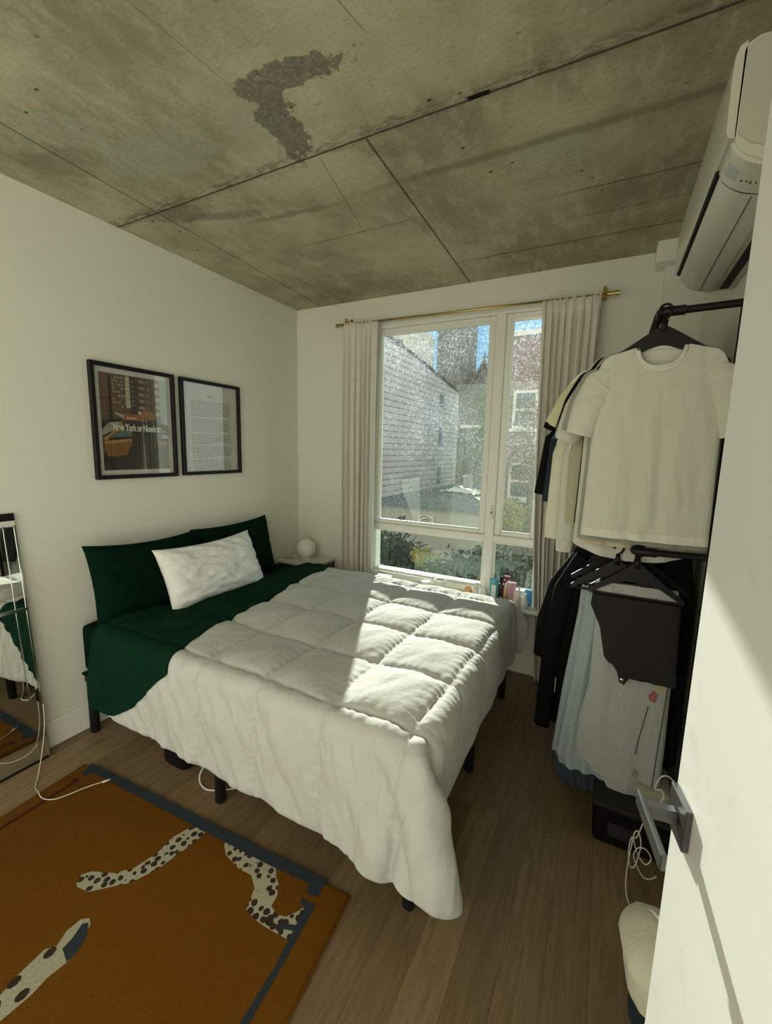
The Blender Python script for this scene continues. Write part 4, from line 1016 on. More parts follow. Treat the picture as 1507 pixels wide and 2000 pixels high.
# charcoal trousers folded over the front hanger
bp_, Ff = panel('trousers', 'charcoal trousers folded over the front hanger of the lower rail', 'trousers', [(1.035, 2.482, 2.785, -1.172), (.99, 2.478, 2.787, -1.178), (.90, 2.52, 2.79, -1.182), (.78, 2.545, 2.795, -1.184), (.76, 2.56, 2.797, -1.184)], 'charcoal', .015, 3, .002)
panel('waistband', None, None, [(.785, 2.545, 2.795, -1.186), (.745, 2.585, 2.80, -1.186), (.715, 2.605, 2.802, -1.186)], 'charcoal', .013, 5, .003, bp_)
MB().prism([(2.596, .735), (2.65, .735), (2.626, .682), (2.608, .69)], -1.200, -1.192, 'y').build('tab', 'charcoal', bp_)
MB().lathe([(0, 0), (.008, 0), (.008, .003), (0, .004)], (0, 0, 0), 14).build('button_tmp', 'silver', None, True)
bt = bpy.data.objects['button_tmp']; bt.name = 'button'; bt.parent = bp_; bt.location = Vector((2.616, -1.2005, .703)) - off(bp_); bt.rotation_euler = (PI / 2, 0, 0)
# faded grey jeans
gj, Ff = panel('jeans', 'long faded grey jeans hanging below the charcoal trousers', 'jeans', [(1.085, 2.485, 2.775, -1.145), (1.04, 2.49, 2.785, -1.145), (.90, 2.50, 2.79, -1.14), (.60, 2.50, 2.792, -1.145), (.40, 2.475, 2.795, -1.15), (.175, 2.47, 2.795, -1.15)], 'denim_grey', .016, 7, .004, ragged=.02, slant=.15)
# slanted frayed hem handled with an apron
fr_ = MB(); rr = random.Random(4)
for k in range(26):
    u = k / 25; x = 2.49 + .30 * u; z = .33 - .12 * u ** .8 if u < .45 else .245 - .05 * (u - .45)
    x = 2.60 + .195 * u; z = .185
    fr_.tube([(x, -1.15, z), (x + rr.uniform(-.004, .004), -1.152, z - rr.uniform(.008, .03)), (x + rr.uniform(-.008, .008), -1.15, z - rr.uniform(.02, .045))], .0009, 4)
fr_.build('frayed_hem', 'denim_grey', gj)['kind'] = 'stuff'
b = MB(); b.box(2.735, 2.775, -1.1665, -1.1640, .668, .700, bev=.0005); b.build('leather_patch', 'patch', gj)
b = MB(); b.prism([(2.722, .628), (2.742, .620), (2.748, .655), (2.735, .672), (2.726, .66), (2.716, .645)], -1.1672, -1.1655, 'y'); b.build('red_print', 'red', gj)
b = MB(); b.tube([(2.778, -1.168, .72), (2.770, -1.170, .48), (2.765, -1.172, .25)], .0018, 5); b.tube([(2.72, -1.169, .60), (2.70, -1.172, .45), (2.695, -1.173, .38)], .0018, 5); b.build('seam_stitching', 'stitch', gj)
pts = [(.018 * math.cos(t_), .018 * math.sin(t_)) for t_ in np.linspace(-1.9, 1.7, 14)]
b = MB(); b.tube([(2.690 + p[0] * .9, -1.174, .288 + p[1] * 1.25) for p in pts], .004, 6); b.tube([(2.690, -1.173, .275), (2.698, -1.173, .30), (2.694, -1.173, .284), (2.702, -1.173, .292)], .0018, 5); b.build('round_badge', 'patch', gj, label='pale round badge')
panel('jeans', 'pale blue jeans hanging left of the faded grey pair', 'jeans', [(1.04, 2.455, 2.72, -1.075), (.90, 2.452, 2.70, -1.09), (.55, 2.425, 2.68, -1.105), (.24, 2.395, 2.66, -1.115), (.20, 2.41, 2.66, -1.115)], 'denim_light', .020, 9, .009, nfold=12)
panel('jeans', 'light blue jeans draped behind the pale blue pair', 'jeans', [(1.04, 2.435, 2.68, -1.02), (.90, 2.43, 2.68, -1.03), (.55, 2.395, 2.66, -1.045), (.215, 2.372, 2.62, -1.055)], 'denim_light', .020, 12, .008, nfold=10)
panel('jeans', 'dark blue jeans hanging lowest beside the floor', 'jeans', [(1.04, 2.45, 2.70, -.965), (.70, 2.42, 2.70, -.975), (.30, 2.375, 2.68, -.985), (.10, 2.372, 2.66, -.99), (.035, 2.41, 2.63, -.99)], 'denim_dark', .030, 14, .010, nfold=14)
t2, _ = panel('long_coat', 'long black coat hanging nearest the window on the lower rail', 'coat', [(1.17, 2.40, 2.80, -.80), (1.05, 2.345, 2.82, -.80), (.60, 2.30, 2.82, -.80), (.30, 2.33, 2.82, -.80), (.20, 2.34, 2.80, -.80)], 'black_cloth', .035, 16, .012, nfold=14)
sb = MB(); loft_sleeve(sb, [(2.42, -.82, 1.10), (2.33, -.83, .95), (2.28, -.83, .75), (2.27, -.83, .56)], [.05, .05, .045, .04], [.035, .035, .03, .028]); sb.build('sleeve', 'black_cloth', t2, True)
t2, _ = panel('jacket', 'black jacket hanging on the lower rail in front of the coat', 'jacket', [(1.19, 2.42, 2.80, -.885), (1.08, 2.37, 2.82, -.885), (.55, 2.345, 2.82, -.885), (.30, 2.37, 2.82, -.89)], 'black_cloth', .03, 18, .012, nfold=12)
MB().box(2.352, 2.356, -.92, -.905, .42, .50).build('shiny_zip', 'silver', t2)
sb = MB(); loft_sleeve(sb, [(2.44, -.90, 1.12), (2.36, -.90, .95), (2.325, -.90, .70), (2.305, -.90, .22)], [.05, .05, .045, .038], [.035, .035, .03, .028]); sb.build('sleeve', 'black_cloth', t2, True)
panel('dress', 'black dress hanging against the wall at the right end of the rack', 'dress', [(1.19, 2.70, 2.83, -1.00), (1.0, 2.72, 2.855, -1.02), (.6, 2.72, 2.857, -1.03), (.32, 2.70, 2.857, -1.04)], 'black_cloth', .04, 20, .012, nfold=10)
panel('trousers', 'dark navy trousers hanging at the far end of the lower rail', 'trousers', [(1.18, 2.45, 2.82, -.62), (.8, 2.40, 2.84, -.62), (.25, 2.42, 2.84, -.62)], 'navy', .04, 22, .012, nfold=10)
panel('jacket', 'black satin jacket bunched under the lower rail behind the hangers', 'jacket', [(1.20, 2.50, 2.80, -.93), (1.10, 2.44, 2.83, -.94), (.90, 2.42, 2.83, -.945)], M['black_plastic'], .03, 25, .014, nfold=12)

# bin under the rack
bn = thing('storage_bin', 'black fabric storage bin on the floor under the rack', 'storage bin', (2.71, -1.0, 0))
rbox(2.565, 2.850, -1.265, -.70, .001, .175, .02).build('bin_body', 'black_cloth', bn, True)
rbox(2.558, 2.855, -1.272, -.70, .165, .190, .010).build('lid', 'charcoal', bn, True)
b = MB(); b.box(2.62, 2.74, -1.270, -1.262, .05, .11, bev=.003); b.build('front_pocket', 'charcoal', bn)
b = rbox(2.70, 2.84, -1.20, -1.0, .190, .26, .030); tag(b.build('folded_cloth', 'grey_olive', None, True), 'folded grey cloth on top of the black storage bin', 'cloth')

# sack on the floor near the door
sk = thing('laundry_sack', 'beige canvas sack with dark navy base slumped on the floor near the door', 'bag', (2.75, -1.85, 0))
nu_, nv_ = 36, 28; th = np.linspace(0, 2 * PI, nu_, endpoint=False)[None, :]; v = np.linspace(0, 1, nv_)[:, None]
rx = np.interp(v, [0, .45, .84, .95, 1], [.050, .082, .112, .075, .02]); cx = 2.745 + .0 * v; zz = .385 * v
sq = lambda c_, p: np.sign(c_) * np.abs(c_) ** p
Xs = cx + rx * sq(np.cos(th), .7); Ys = -1.90 + rx * 1.1 * sq(np.sin(th), .7); Zs = zz + 0 * th + .02 * (np.cos(th) > .3) * v
Xs = Xs + .014 * fbm(th * 2 + 5, v * 5, 3); Ys = Ys + .014 * fbm(th * 2 + 5, v * 5 + 9, 4)
G = np.stack([Xs, Ys, Zs], -1)
k = 15
b = MB(); b.grid(G[k:], cu=True); b.build('sack_body', 'paper_bag', sk, True)
b = MB(); b.grid(G[:k + 1], cu=True); b.build('sack_base', 'navy', sk, True, label='dark navy lower part')

# white cord by the rack
cp = [(2.79, -1.45, .50), (2.765, -1.45, .515), (2.745, -1.45, .50), (2.735, -1.45, .455), (2.755, -1.45, .455), (2.76, -1.45, .42), (2.72, -1.45, .33), (2.70, -1.45, .245), (2.685, -1.45, .235), (2.680, -1.45, .18), (2.69, -1.45, .12), (2.705, -1.45, .13), (2.715, -1.45, .22), (2.70, -1.45, .27), (2.69, -1.45, .24), (2.71, -1.44, .17), (2.735, -1.45, .15), (2.75, -1.45, .18), (2.73, -1.45, .21), (2.705, -1.45, .20), (2.70, -1.44, .15), (2.73, -1.45, .10), (2.755, -1.45, .10), (2.77, -1.46, .13)]
cd = thing('extension_cord', 'tangled white cord hanging beside the door edge', 'cord', (2.72, -1.46, 0))
MB().tube(spline(cp, 5), .0022, 6).build('cord_tangle', 'cable_white', cd, True)
MB().tube(spline([(2.69, -1.455, .25), (2.682, -1.46, .15), (2.682, -1.47, .05), (2.70, -1.50, .006), (2.74, -1.53, .004), (2.79, -1.56, .004)], 6), .0022, 6).build('cord_tail', 'cable_white', cd, True)

# ------------------------------------------------------------------ open door, right foreground
TH = math.radians(10.5); u = Vector((math.sin(TH), -math.cos(TH), 0)); nn_ = Vector((-math.cos(TH), -math.sin(TH), 0)); D0 = Vector((2.625, -2.349, 0))
door = struct(bpy.data.objects.new('door_1', None)); COL.objects.link(door); door.location = D0; WM[door.name] = D0.copy()
def dbox(s0, s1, d0, d1, z0, z1, name, mat, parent=None, bev=.002, lab=None):
    b = MB(); b.box(s0, s1, d0, d1, z0, z1, bev=bev)
    b.v = [tuple(D0 + u * x + nn_ * y + Vector((0, 0, z))) for x, y, z in b.v]
    o = b.build(name, mat, parent or door, label=lab); return o
dbox(0, .78, -.04, 0, .012, 2.03, 'door_leaf', 'door')
b = MB()
hz = 1.085
def dw(s_, d, z): return tuple(D0 + u * s_ + nn_ * d + Vector((0, 0, z)))
hd = thing_h = bpy.data.objects.new('door_handle', None); COL.objects.link(hd); hd.parent = door; hd.location = Vector(dw(.04, 0, hz)) - D0; WM[hd.name] = Vector(dw(.04, 0, hz))
def hbox(s0, s1, d0, d1, z0, z1, name, mat='dark_handle', bev=.0015):
    b = MB(); b.box(s0, s1, d0, d1, z0, z1, bev=bev); b.v = [dw(*p) for p in b.v]
    return b.build(name, mat, hd, 30)
hbox(.004, .064, 0, .009, hz - .032, hz + .032, 'rose_plate')
hbox(.024, .044, .007, .055, hz - .010, hz + .010, 'neck', bev=.004)
hbox(.010, .125, .047, .055, hz - .012, hz + .012, 'lever', bev=.002)
dbox(-.0015, .0, -.034, -.008, hz - .09, hz + .09, 'latch_plate', 'dark_handle', bev=.0)
struct(MB().box(RW - .10, RW, -3.16, -3.13, 0, 2.1).build('trim_4', 'trim'))

# ------------------------------------------------------------------ toiletries on the ledge
def bottle(name, label, cat, x, y, prof, mat, cap=None, capmat='gloss_white', z=.55, sx=1, sy=1, box=None):
    if x > 1.5: x -= .035
    t_ = thing(name, label, cat, (x, y, z))
    if box: MB().box(x - box[0] / 2, x + box[0] / 2, y - box[1] / 2, y + box[1] / 2, z, z + box[2], bev=.003).build('container', mat, t_)
    else: MB().lathe([(0, 0)] + prof + [(0, prof[-1][1])], (x, y, z), 20, sx=sx, sy=sy).build('container', mat, t_, 40)
    if cap: MB().lathe([(0, cap[0][1])] + cap + [(0, cap[-1][1])], (x, y, z), 16).build('cap', capmat, t_, 40)
    return t_
def tint(nm, c, r=.3, **k): M[nm] = simple(nm, c, r, var=.03, **k); return nm
tint('teal_plastic', (.06, .33, .40)); tint('pink_plastic', (.50, .29, .33)); tint('orange_plastic', (.62, .33, .13)); tint('blue_plastic', (.05, .20, .42)); tint('milk_plastic', (.68, .68, .64)); tint('amber_dark', (.035, .015, .010)); tint('label_white', (.66, .66, .62)); tint('wood_box', (.36, .24, .12)); tint('dark_red', (.16, .02, .02)); tint('frosted', (.58, .58, .52))
def cyl(r, h, t_=.004): return [(r * .92, 0), (r, t_), (r, h - t_), (r * .9, h)]
bottle('jar', 'small white-capped jar at the left end of the ledge', 'jar', .875, -.11, cyl(.018, .05), 'amber_dark', [(.02, .05), (.02, .078), (.016, .082)])
bottle('wooden_box', 'small wooden box at the left end of the ledge', 'box', .965, -.12, None, 'wood_box', box=(.13, .06, .045))
bottle('cream_jar', 'low round white cream jar in front of the window', 'jar', 1.335, -.13, cyl(.040, .042), 'milk_plastic', [(.041, .042), (.041, .058), (.037, .062)])
bottle('candle_cup', 'frosted white cup beside the low cream jar', 'cup', 1.445, -.12, [(.034, 0), (.040, .006), (.043, .09), (.041, .09), (.037, .01)], 'frosted')
bottle('tube', 'white tube lying flat on the ledge', 'tube', 1.63, -.155, None, 'milk_plastic', box=(.11, .03, .018))
bottle('packet', 'crumpled orange packet beside the white bottles', 'packet', 1.70, -.13, [(.028, 0), (.034, .02), (.026, .06), (.010, .085)], 'orange_plastic', sy=.6)
bottle('cream_bottle', 'stout white bottle with screw cap beside the orange packet', 'bottle', 1.755, -.10, cyl(.026, .07), 'label_white', [(.020, .07), (.024, .075), (.024, .10), (.008, .108)])
bottle('nozzle_bottle', 'white bottle with pointed nozzle left of the teal tube', 'bottle', 1.815, -.11, [(.026, 0), (.028, .006), (.026, .055), (.012, .085), (.005, .115)], 'milk_plastic')
tb = bottle('squeeze_tube', 'tall teal squeeze tube with pale label', 'tube', 1.885, -.13, [(.024, 0), (.028, .005), (.032, .16), (.031, .165)], 'teal_plastic', sy=.55)
MB().box(1.837, 1.869, -.1500, -.1475, .585, .675, bev=.001).build('label_panel', 'label_white', tb)
bottle('dropper_bottle', 'dark bottle with black dropper behind the teal tube', 'bottle', 1.925, -.07, cyl(.022, .12), 'amber_dark', [(.010, .12), (.012, .15), (.006, .175)], 'black_plastic')
bottle('pump_bottle', 'dark red pump bottle behind the pink tube', 'bottle', 1.955, -.035, cyl(.024, .14), 'dark_red', [(.012, .14), (.012, .16), (.022, .165), (.022, .172)], 'dark_red')
bottle('balm_jar', 'little jar with dark lid at the foot of the teal tube', 'jar', 1.945, -.165, cyl(.024, .026), 'milk_plastic', [(.025, .026), (.025, .045), (.022, .048)], 'amber_dark')
bottle('orange_bottle', 'slim orange bottle with white cap left of the pink tube', 'bottle', 1.965, -.11, cyl(.014, .105), 'orange_plastic', [(.010, .105), (.010, .135), (.008, .138)])
bottle('squeeze_tube', 'tall pink squeeze tube standing on its cap', 'tube', 2.005, -.125, [(.024, 0), (.026, .004), (.026, .022), (.028, .025), (.034, .155), (.034, .158)], 'pink_plastic', sy=.5)
pb = bottle('pump_bottle', 'clear pump bottle right of the pink tube', 'bottle', 2.062, -.155, [(.024, 0), (.026, .006), (.025, .07), (.016, .09)], 'frosted', [(.014, .09), (.014, .115), (.006, .12), (.006, .135)])
MB().box(2.005, 2.040, -.162, -.148, .683, .692, bev=.002).build('spout', 'gloss_white', pb)
bottle('box', 'blue carton at the right end of the ledge', 'box', 2.118, -.10, None, 'blue_plastic', box=(.05, .035, .115))
bottle('serum_bottle', 'white tapered bottle in front of the blue carton', 'bottle', 2.105, -.165, [(.022, 0), (.024, .005), (.023, .055), (.010, .085), (.008, .105)], 'milk_plastic')

# ------------------------------------------------------------------ outside
def outside():
    n = NT('siding', .6); X, Y, Z = n.xyz()
    fz = n.m('FRACT', n.m('MULTIPLY', Z, 1 / .20)); c = n.mix(n.noise(.8, 4, .6), (.34, .32, .34), (.40, .38, .40)); c = n.mix(n.ss(fz, .05, .35, .85, 0), c, (.12, .11, .12)); n.col(c); n.bump(fz, .5, .03); M['siding'] = n()
    n = NT('church_stone', .9); f = n.noise(1.2, 5, .65); c = n.mix(f, (.065, .062, .062), (.125, .115, .11)); n.col(c); n.bump(f, .5, .1); M['stone'] = n()
    n = NT('brick', .9); br = n.n.new('ShaderNodeTexBrick'); n.l.new(n.comb(n.xyz()[0], n.xyz()[2], 0), br.inputs[0]); br.inputs['Scale'].default_value = 4; br.inputs['Color1'].default_value = (.17, .085, .075, 1); br.inputs['Color2'].default_value = (.13, .07, .065, 1); br.inputs['Mortar'].default_value = (.22, .19, .17, 1); n.col(br.outputs[0]); M['brick'] = n()
    n = NT('roofing', .8); n.col(n.mix(n.noise(1.5, 5, .7), (.045, .055, .065), (.10, .115, .13))); M['roofing'] = n()
    n = NT('stucco', .85); n.col(n.mix(n.noise(2.5, 4, .6, n.mapv((1, 1, .4))), (.30, .28, .265), (.38, .36, .34))); M['stucco'] = n()
    n = NT('garden_soil', .95); n.col(n.mix(n.noise(2, 5, .7), (.02, .03, .018), (.06, .075, .045))); M['soil'] = n()
    M['glass_dark'] = simple('dark_window_glass', (.03, .035, .04), .1); M['win_white'] = simple('outside_window_paint', (.45, .43, .42), .5)
    M['tarp'] = simple('white_tarp', (.62, .60, .55), .6, bump=.5, bscale=6); M['bark'] = simple('bark', (.06, .045, .03), .9)
    def leaf(nm, c):
        n = NT(nm, .6); n.col(n.mix(n.noise(3, 3), tuple(x * .6 for x in c), tuple(x * 1.3 for x in c))); n.b.inputs['Transmission Weight'].default_value = 0
        tl = n.n.new('ShaderNodeBsdfTranslucent'); tl.inputs[0].default_value = (*[min(1, x * 1.8) for x in c], 1); ms = n.n.new('ShaderNodeMixShader'); ms.inputs[0].default_value = .45
        n.l.new(n.b.outputs[0], ms.inputs[1]); n.l.new(tl.outputs[0], ms.inputs[2]); n.l.new(ms.outputs[0], n.out.inputs[0]); M[nm] = n()
    leaf('leaf_green', (.13, .17, .05)); leaf('leaf_yellow', (.28, .25, .05)); leaf('leaf_dark', (.035, .055, .03)); leaf('leaf_rust', (.20, .10, .05))
    struct(MB().box(-30, 30, 4, 60, -3.2, -3.0).build('ground', 'soil')) if False else None
    g = MB().box(-40, 30, 1.0, 70, -3.3, -3.0).build('garden_ground', 'soil'); struct(g)
    # flat roof annex below, running along the siding
    ax = thing('flat_roof_annex', 'low pale annex with dark flat roof beside the sided house', 'building', (-1.8, 12, -3))
    b = MB(); b.prism([(-3.98, 8), (-.2, 8), (-.2, 11.8), (-1.4, 11.8), (-1.4, 17.2), (-3.98, 17.2)], -3, .0); b.build('annex_wall', 'stucco', ax)
    b = MB(); b.prism([(-3.98, 7.85), (-.1, 7.85), (-.1, 11.85), (-1.35, 11.85), (-1.35, 17.3), (-3.98, 17.3)], .0, .06); b.build('roof', 'roofing', ax)
    b = MB(); b.prism([(-3.2, -.78), (-2.25, -.78), (-2.25, -.22), (-3.2, -.22)][0:4], 7.985, 7.998, 'y'); 
    sg = thing('wall_sign', 'small white square sign with round emblem on the annex wall', 'sign', (-1.85, 7.97, -.5))
    cxs = -1.93; MB().box(cxs - .24, cxs + .24, 7.95, 7.995, -.62, -.20).build('board', 'win_white', sg)
    e = MB(); e.tube([(cxs + .12 * math.cos(t_), 7.945, -.42 + .11 * math.sin(t_)) for t_ in np.linspace(0, 2 * PI, 20)], .014, 5); e.prism([(cxs - .07, -.47), (cxs + .07, -.47), (cxs + .07, -.41), (cxs, -.36), (cxs - .07, -.41)], 7.94, 7.95, 'y'); e.tube([(cxs - .18, 7.945, -.27), (cxs, 7.945, -.22), (cxs + .18, 7.945, -.33)], .010, 4)
    e.build('round_emblem', 'glass_dark', sg)
    mu = thing('wall_painting', 'dark painted sprig on the annex wall beside the sign', 'wall painting', (-2.75, 7.99, -.4))
    e = MB(); rr = random.Random(8)
    for i in range(9):
        a = rr.uniform(.3, 2.8); L = rr.uniform(.12, .28); e.tube([(-2.75, 7.99, -.52), (-2.75 + math.cos(a) * L * .6, 7.99, -.52 + math.sin(a) * L), (-2.75 + math.cos(a) * L, 7.99, -.50 + math.sin(a) * L * 1.1)], [.012, .022, .004], 5)
    e.build('painted_leaves', 'glass_dark', mu)
    # sided house
    hs = thing('sided_house', 'tall grey clapboard house with three slit windows', 'building', (-6, 12, -3))
    b = MB(); b.prism([(6.0, 0.0), (16.75, 0.0), (16.75, 4.30), (11.6, 4.93), (8.0, 5.22), (6.0, 5.35)], -4.0, -9.5, 'x'); b.build('clapboard_wall', 'siding', hs)
    b = MB(); b.add([(-3.93, 6, 5.35), (-3.93, 8, 5.22), (-3.93, 11.6, 4.93), (-3.93, 16.8, 4.30), (-9.6, 16.8, 4.30), (-9.6, 11.6, 4.93), (-9.6, 8, 5.22), (-9.6, 6, 5.35)], [(0, 1, 6, 7), (1, 2, 5, 6), (2, 3, 4, 5)])
    b.add([(x, y, z + .07) for x, y, z in [(-3.93, 6, 5.35), (-3.93, 8, 5.22), (-3.93, 11.6, 4.93), (-3.93, 16.8, 4.30), (-9.6, 16.8, 4.30), (-9.6, 11.6, 4.93), (-9.6, 8, 5.22), (-9.6, 6, 5.35)]], [(0, 1, 6, 7), (1, 2, 5, 6), (2, 3, 4, 5)]); b.build('roof_edge', 'roofing', hs)
    for (z0, z1) in ((3.46, 3.97), (1.85, 2.60), (.20, .93)):
        f_ = MB().box(-4.03, -3.985, 14.22, 14.66, z0, z1, bev=.01).build('slit_window', 'glass_dark', hs)
    for (y, z) in ((13.7, 2.75), (13.7, 1.2)): MB().tube([(-3.97, y, z + .15), (-3.95, y + .1, z), (-3.97, y + .6, z)], .02, 6).build('wall_pipe', 'win_white', hs)
    # distant apartment block at left
    bl = thing('apartment_block', 'pale distant apartment block rising left of the sided house', 'building', (-15, 30, -3))
    b = MB(); b.box(-19, -12.16, 30, 34, -3, 11.6); b.build('wall', 'stucco', bl)
    for i in range(3):
        for j in range(3): MB().box(-14.2 - i * 1.8, -13.4 - i * 1.8, 29.95, 30.02, 5 + j * 2.2, 6.3 + j * 2.2).build('window', 'glass_dark', bl)
    # church
    chh = thing('church', 'grey stone church with square tower and cross on its gable', 'church', (-9, 36, -3))
    MB().box(-12.27, -9.42, 35, 38, -3, 14.2).build('tower', 'stone', chh)
    b = MB(); b.prism([(-9.4, -3), (-5.8, -3), (-5.8, 6.2), (-7.70, 9.3), (-9.35, 6.35)], 34.6, 44, 'y'); b.build('nave', 'stone', chh)
    b = MB(); b.box(-7.78, -7.68, 34.6, 34.7, 9.2, 10.1); b.box(-8.0, -7.46, 34.6, 34.7, 9.65, 9.78); b.build('cross', 'stone', chh)
    b = MB(); b.prism([(-9.45, 6.2), (-9.6, 6.3), (-7.70, 9.62), (-5.6, 6.1), (-5.85, 6.1), (-7.70, 9.25)], 34.4, 34.65, 'y'); b.build('gable_coping', 'stone', chh)
    for x in (-8.9, -7.7, -6.6):
        MB().box(x - .32, x + .32, 34.5, 34.62, .9, 3.4, bev=.02).build('tall_window', 'glass_dark', chh); 
    MB().box(-9.6, -5.6, 34.45, 34.62, 3.7, 3.95).build('stone_band', 'win_white', chh)
    for x in (-9.3, -8.3): MB().box(x - .18, x + .18, 34.1, 34.7, -3, 3.2).build('buttress', 'stone', chh)
    # brick building on the right
    bk = thing('brick_building', 'red brick building with white sash windows on the right', 'building', (1.5, 13, -3))
    b = MB(); b.box(-1.15, 5, 12, 15, -3, 5.45); b.build('brick_wall', 'brick', bk)
    MB().box(-1.25, 5.1, 11.9, 15.1, 5.42, 5.58).build('cornice', 'win_white', bk)
    def sw(x0, x1, z0, z1):
        f_ = MB(); w = .09; ring(f_, x0, x1, z0, z1, w, 11.93, 12.02, bev=0); f_.box(x0 + w, x1 - w, 11.94, 12.0, (z0 + z1) / 2 - .04, (z0 + z1) / 2 + .04); f_.box(x0 - .08, x1 + .08, 11.88, 12.02, z0 - .1, z0)
        o = f_.build('sash_window', 'win_white', bk); MB().box(x0 + w, x1 - w, 11.985, 12.01, z0 + w, z1 - w).build('pane', 'glass_dark', o)
    for z0 in (2.42, .02):
        for x0 in (-.52, 1.1, 2.7): sw(x0, x0 + .80, z0, z0 + 1.25)
    # vent pipes / tarps on the roof
    v_ = thing('roof_vent', 'white box vent standing on the dark flat roof', 'vent', (-3.0, 15.2, .06))
    MB().box(-3.06, -2.72, 15.0, 15.3, .06, .50, bev=.01).build('vent_body', 'win_white', v_); MB().box(-3.10, -2.68, 14.96, 15.34, .50, .55, bev=.01).build('vent_cap', 'win_white', v_)
    def tarp(x0, x1, y0, y1, label, seed):
        N = 26; a = np.linspace(0, 1, N)[None, :]; c_ = np.linspace(0, 1, N)[:, None]
        e = .12 * fbm(a * 4 + 3, c_ * 4 + 3, seed)
        P_ = np.stack([x0 + (x1 - x0) * a + e + 0 * c_, y0 + (y1 - y0) * c_ + e * 3, .10 + .16 * np.abs(fbm(a * 5 + 2, c_ * 5 + 2, seed + 2)) + 0 * a], -1)
        b = MB(); b.grid(P_); Q_ = P_.copy(); Q_[..., 2] -= .02; b.grid(Q_, flip=True); b.grid(np.stack([P_[0], Q_[0]])); b.grid(np.stack([P_[-1], Q_[-1]])); b.grid(np.stack([P_[:, 0], Q_[:, 0]])); b.grid(np.stack([P_[:, -1], Q_[:, -1]]))
        tag(b.build('tarp', 'tarp', None, True), label, 'tarp')
    tarp(-2.95, -2.1, 12.0, 13.6, 'crumpled white tarp lying on the flat roof, left one', 3)
    tarp(-1.95, -1.45, 11.6, 13.0, 'crumpled white tarp lying on the flat roof, right one', 6)
    # trees and shrubs
    def tree(name, label, c, r, h, z0, nl, mat, seed, ls=.09, trunk=True, group=None):
        t_ = thing(name, label, 'tree' if trunk else 'shrub', (c[0], c[1], z0), group)
        rr = np.random.RandomState(seed); cl = rr.randn(14, 3) * np.array([r * .45, r * .45, h * .28]); b = MB(); vs = []; fs = []
        for i in range(nl):
            k_ = cl[rr.randint(14)]; p = np.array([c[0], c[1], c[2]]) + k_ + rr.randn(3) * np.array([r * .2, r * .2, h * .12])
            d1_ = rr.randn(3); d1_ /= np.linalg.norm(d1_); d2_ = np.cross(d1_, rr.randn(3)); d2_ /= np.linalg.norm(d2_); L = ls * rr.uniform(.6, 1.3)
            o_ = len(vs); vs += [p - d1_ * L, p + d2_ * L * .4, p + d1_ * L, p - d2_ * L * .4]; fs.append((o_, o_ + 1, o_ + 2, o_ + 3))
        b.add(vs, fs); b.build('foliage', mat, t_)
        if trunk:
            w = MB(); w.tube([(c[0], c[1], z0), (c[0] + .05, c[1], (z0 + c[2]) / 2), (c[0], c[1], c[2] + h * .3)], [.14, .10, .04], 8)
            for k_ in cl[:8]: w.tube([(c[0], c[1], c[2] - h * .35), tuple(np.array(c) + k_ * .5 + [0, 0, -.1]), tuple(np.array(c) + k_)], [.05, .03, .012], 5)
            w.build('trunk', 'bark', t_)
    tree('tree', 'tall green tree in front of the church', (-3.5, 22.5, 2.6), 1.1, 4.4, -3, 5200, 'leaf_green', 3, .11)
    tree('shrub', 'bushy green shrub behind the roof vent', (-5.6, 18.6, 1.0), 1.1, 2.0, -3, 4200, 'leaf_green', 5, .10)
    tree('tree', 'bare twiggy tree in front of the brick building', (.35, 10.9, 1.6), .7, 2.2, -3, 1100, 'leaf_rust', 7, .07)
    tree('shrub', 'yellow-green bush at the foot of the brick building', (-.25, 9.8, -.5), .75, .9, -3, 3600, 'leaf_yellow', 9, .07, False)
    for i, (x, y) in enumerate(((-3.4, 5.6), (-1.7, 5.9), (.0, 5.7), (1.7, 5.9), (3.4, 5.7))):
        tree('shrub', 'dark leafy shrub in the yard below the window', (x, y, -1.15), .8, 1.3, -3, 3200, 'leaf_dark', 20 + i, .08, False, 'dark shrubs in the yard')
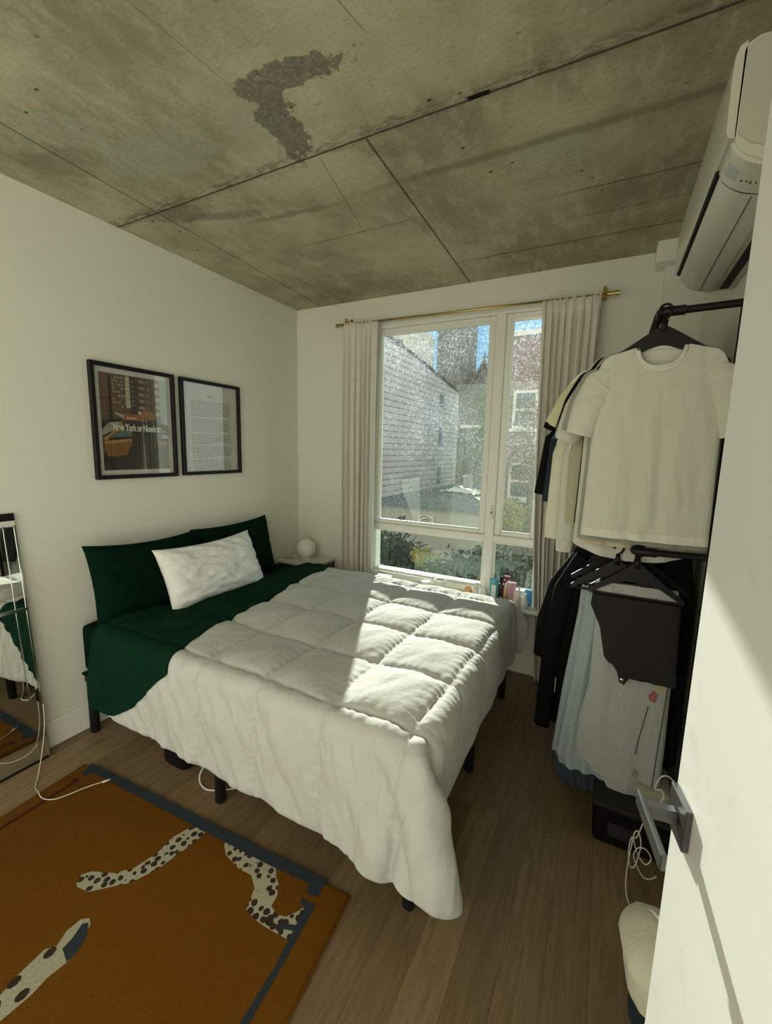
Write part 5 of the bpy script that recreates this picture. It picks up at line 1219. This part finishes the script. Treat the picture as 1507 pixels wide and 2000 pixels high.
    tree('shrub', 'small yellow shrub among the dark ones below the window', (-.75, 4.9, -.55), .26, .34, -3, 420, 'leaf_yellow', 31, .05, False)
outside()

# ------------------------------------------------------------------ light
sun = bpy.data.lights.new('sun', 'SUN'); sun.energy = 11.8; sun.angle = math.radians(.7); sun.color = (1.0, .97, .88)
so = bpy.data.objects.new('sun', sun); COL.objects.link(so)
sd = Vector((.42, -.91, -.40)).normalized(); so.rotation_euler = sd.to_track_quat('-Z', 'Y').to_euler(); so.location = (-4, 9, 6)

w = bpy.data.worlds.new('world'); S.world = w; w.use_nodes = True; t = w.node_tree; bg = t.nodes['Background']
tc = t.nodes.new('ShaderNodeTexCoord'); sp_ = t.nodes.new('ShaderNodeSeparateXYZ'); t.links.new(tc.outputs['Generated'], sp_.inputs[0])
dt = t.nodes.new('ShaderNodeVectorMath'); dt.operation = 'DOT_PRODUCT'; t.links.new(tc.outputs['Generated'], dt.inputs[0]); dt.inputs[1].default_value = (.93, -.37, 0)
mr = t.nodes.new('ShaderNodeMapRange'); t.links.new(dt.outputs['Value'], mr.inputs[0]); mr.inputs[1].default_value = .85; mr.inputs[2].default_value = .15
mxw = t.nodes.new('ShaderNodeMix'); mxw.data_type = 'RGBA'; t.links.new(mr.outputs[0], mxw.inputs[0]); mxw.inputs[6].default_value = (2.6, 2.55, 2.12, 1); mxw.inputs[7].default_value = (.26, .55, .85, 1)  # bright warm region toward the right, added as fill for the room
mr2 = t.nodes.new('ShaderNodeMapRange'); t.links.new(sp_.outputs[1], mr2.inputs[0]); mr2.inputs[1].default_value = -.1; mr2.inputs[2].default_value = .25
mx3 = t.nodes.new('ShaderNodeMix'); mx3.data_type = 'RGBA'; t.links.new(mr2.outputs[0], mx3.inputs[0]); mx3.inputs[6].default_value = (1.75, 1.70, 1.38, 1); mx3.inputs[7].default_value = (.26, .55, .85, 1); t.links.new(mx3.outputs[2], mxw.inputs[7])  # weaker warm fill added behind the camera, blue sky ahead
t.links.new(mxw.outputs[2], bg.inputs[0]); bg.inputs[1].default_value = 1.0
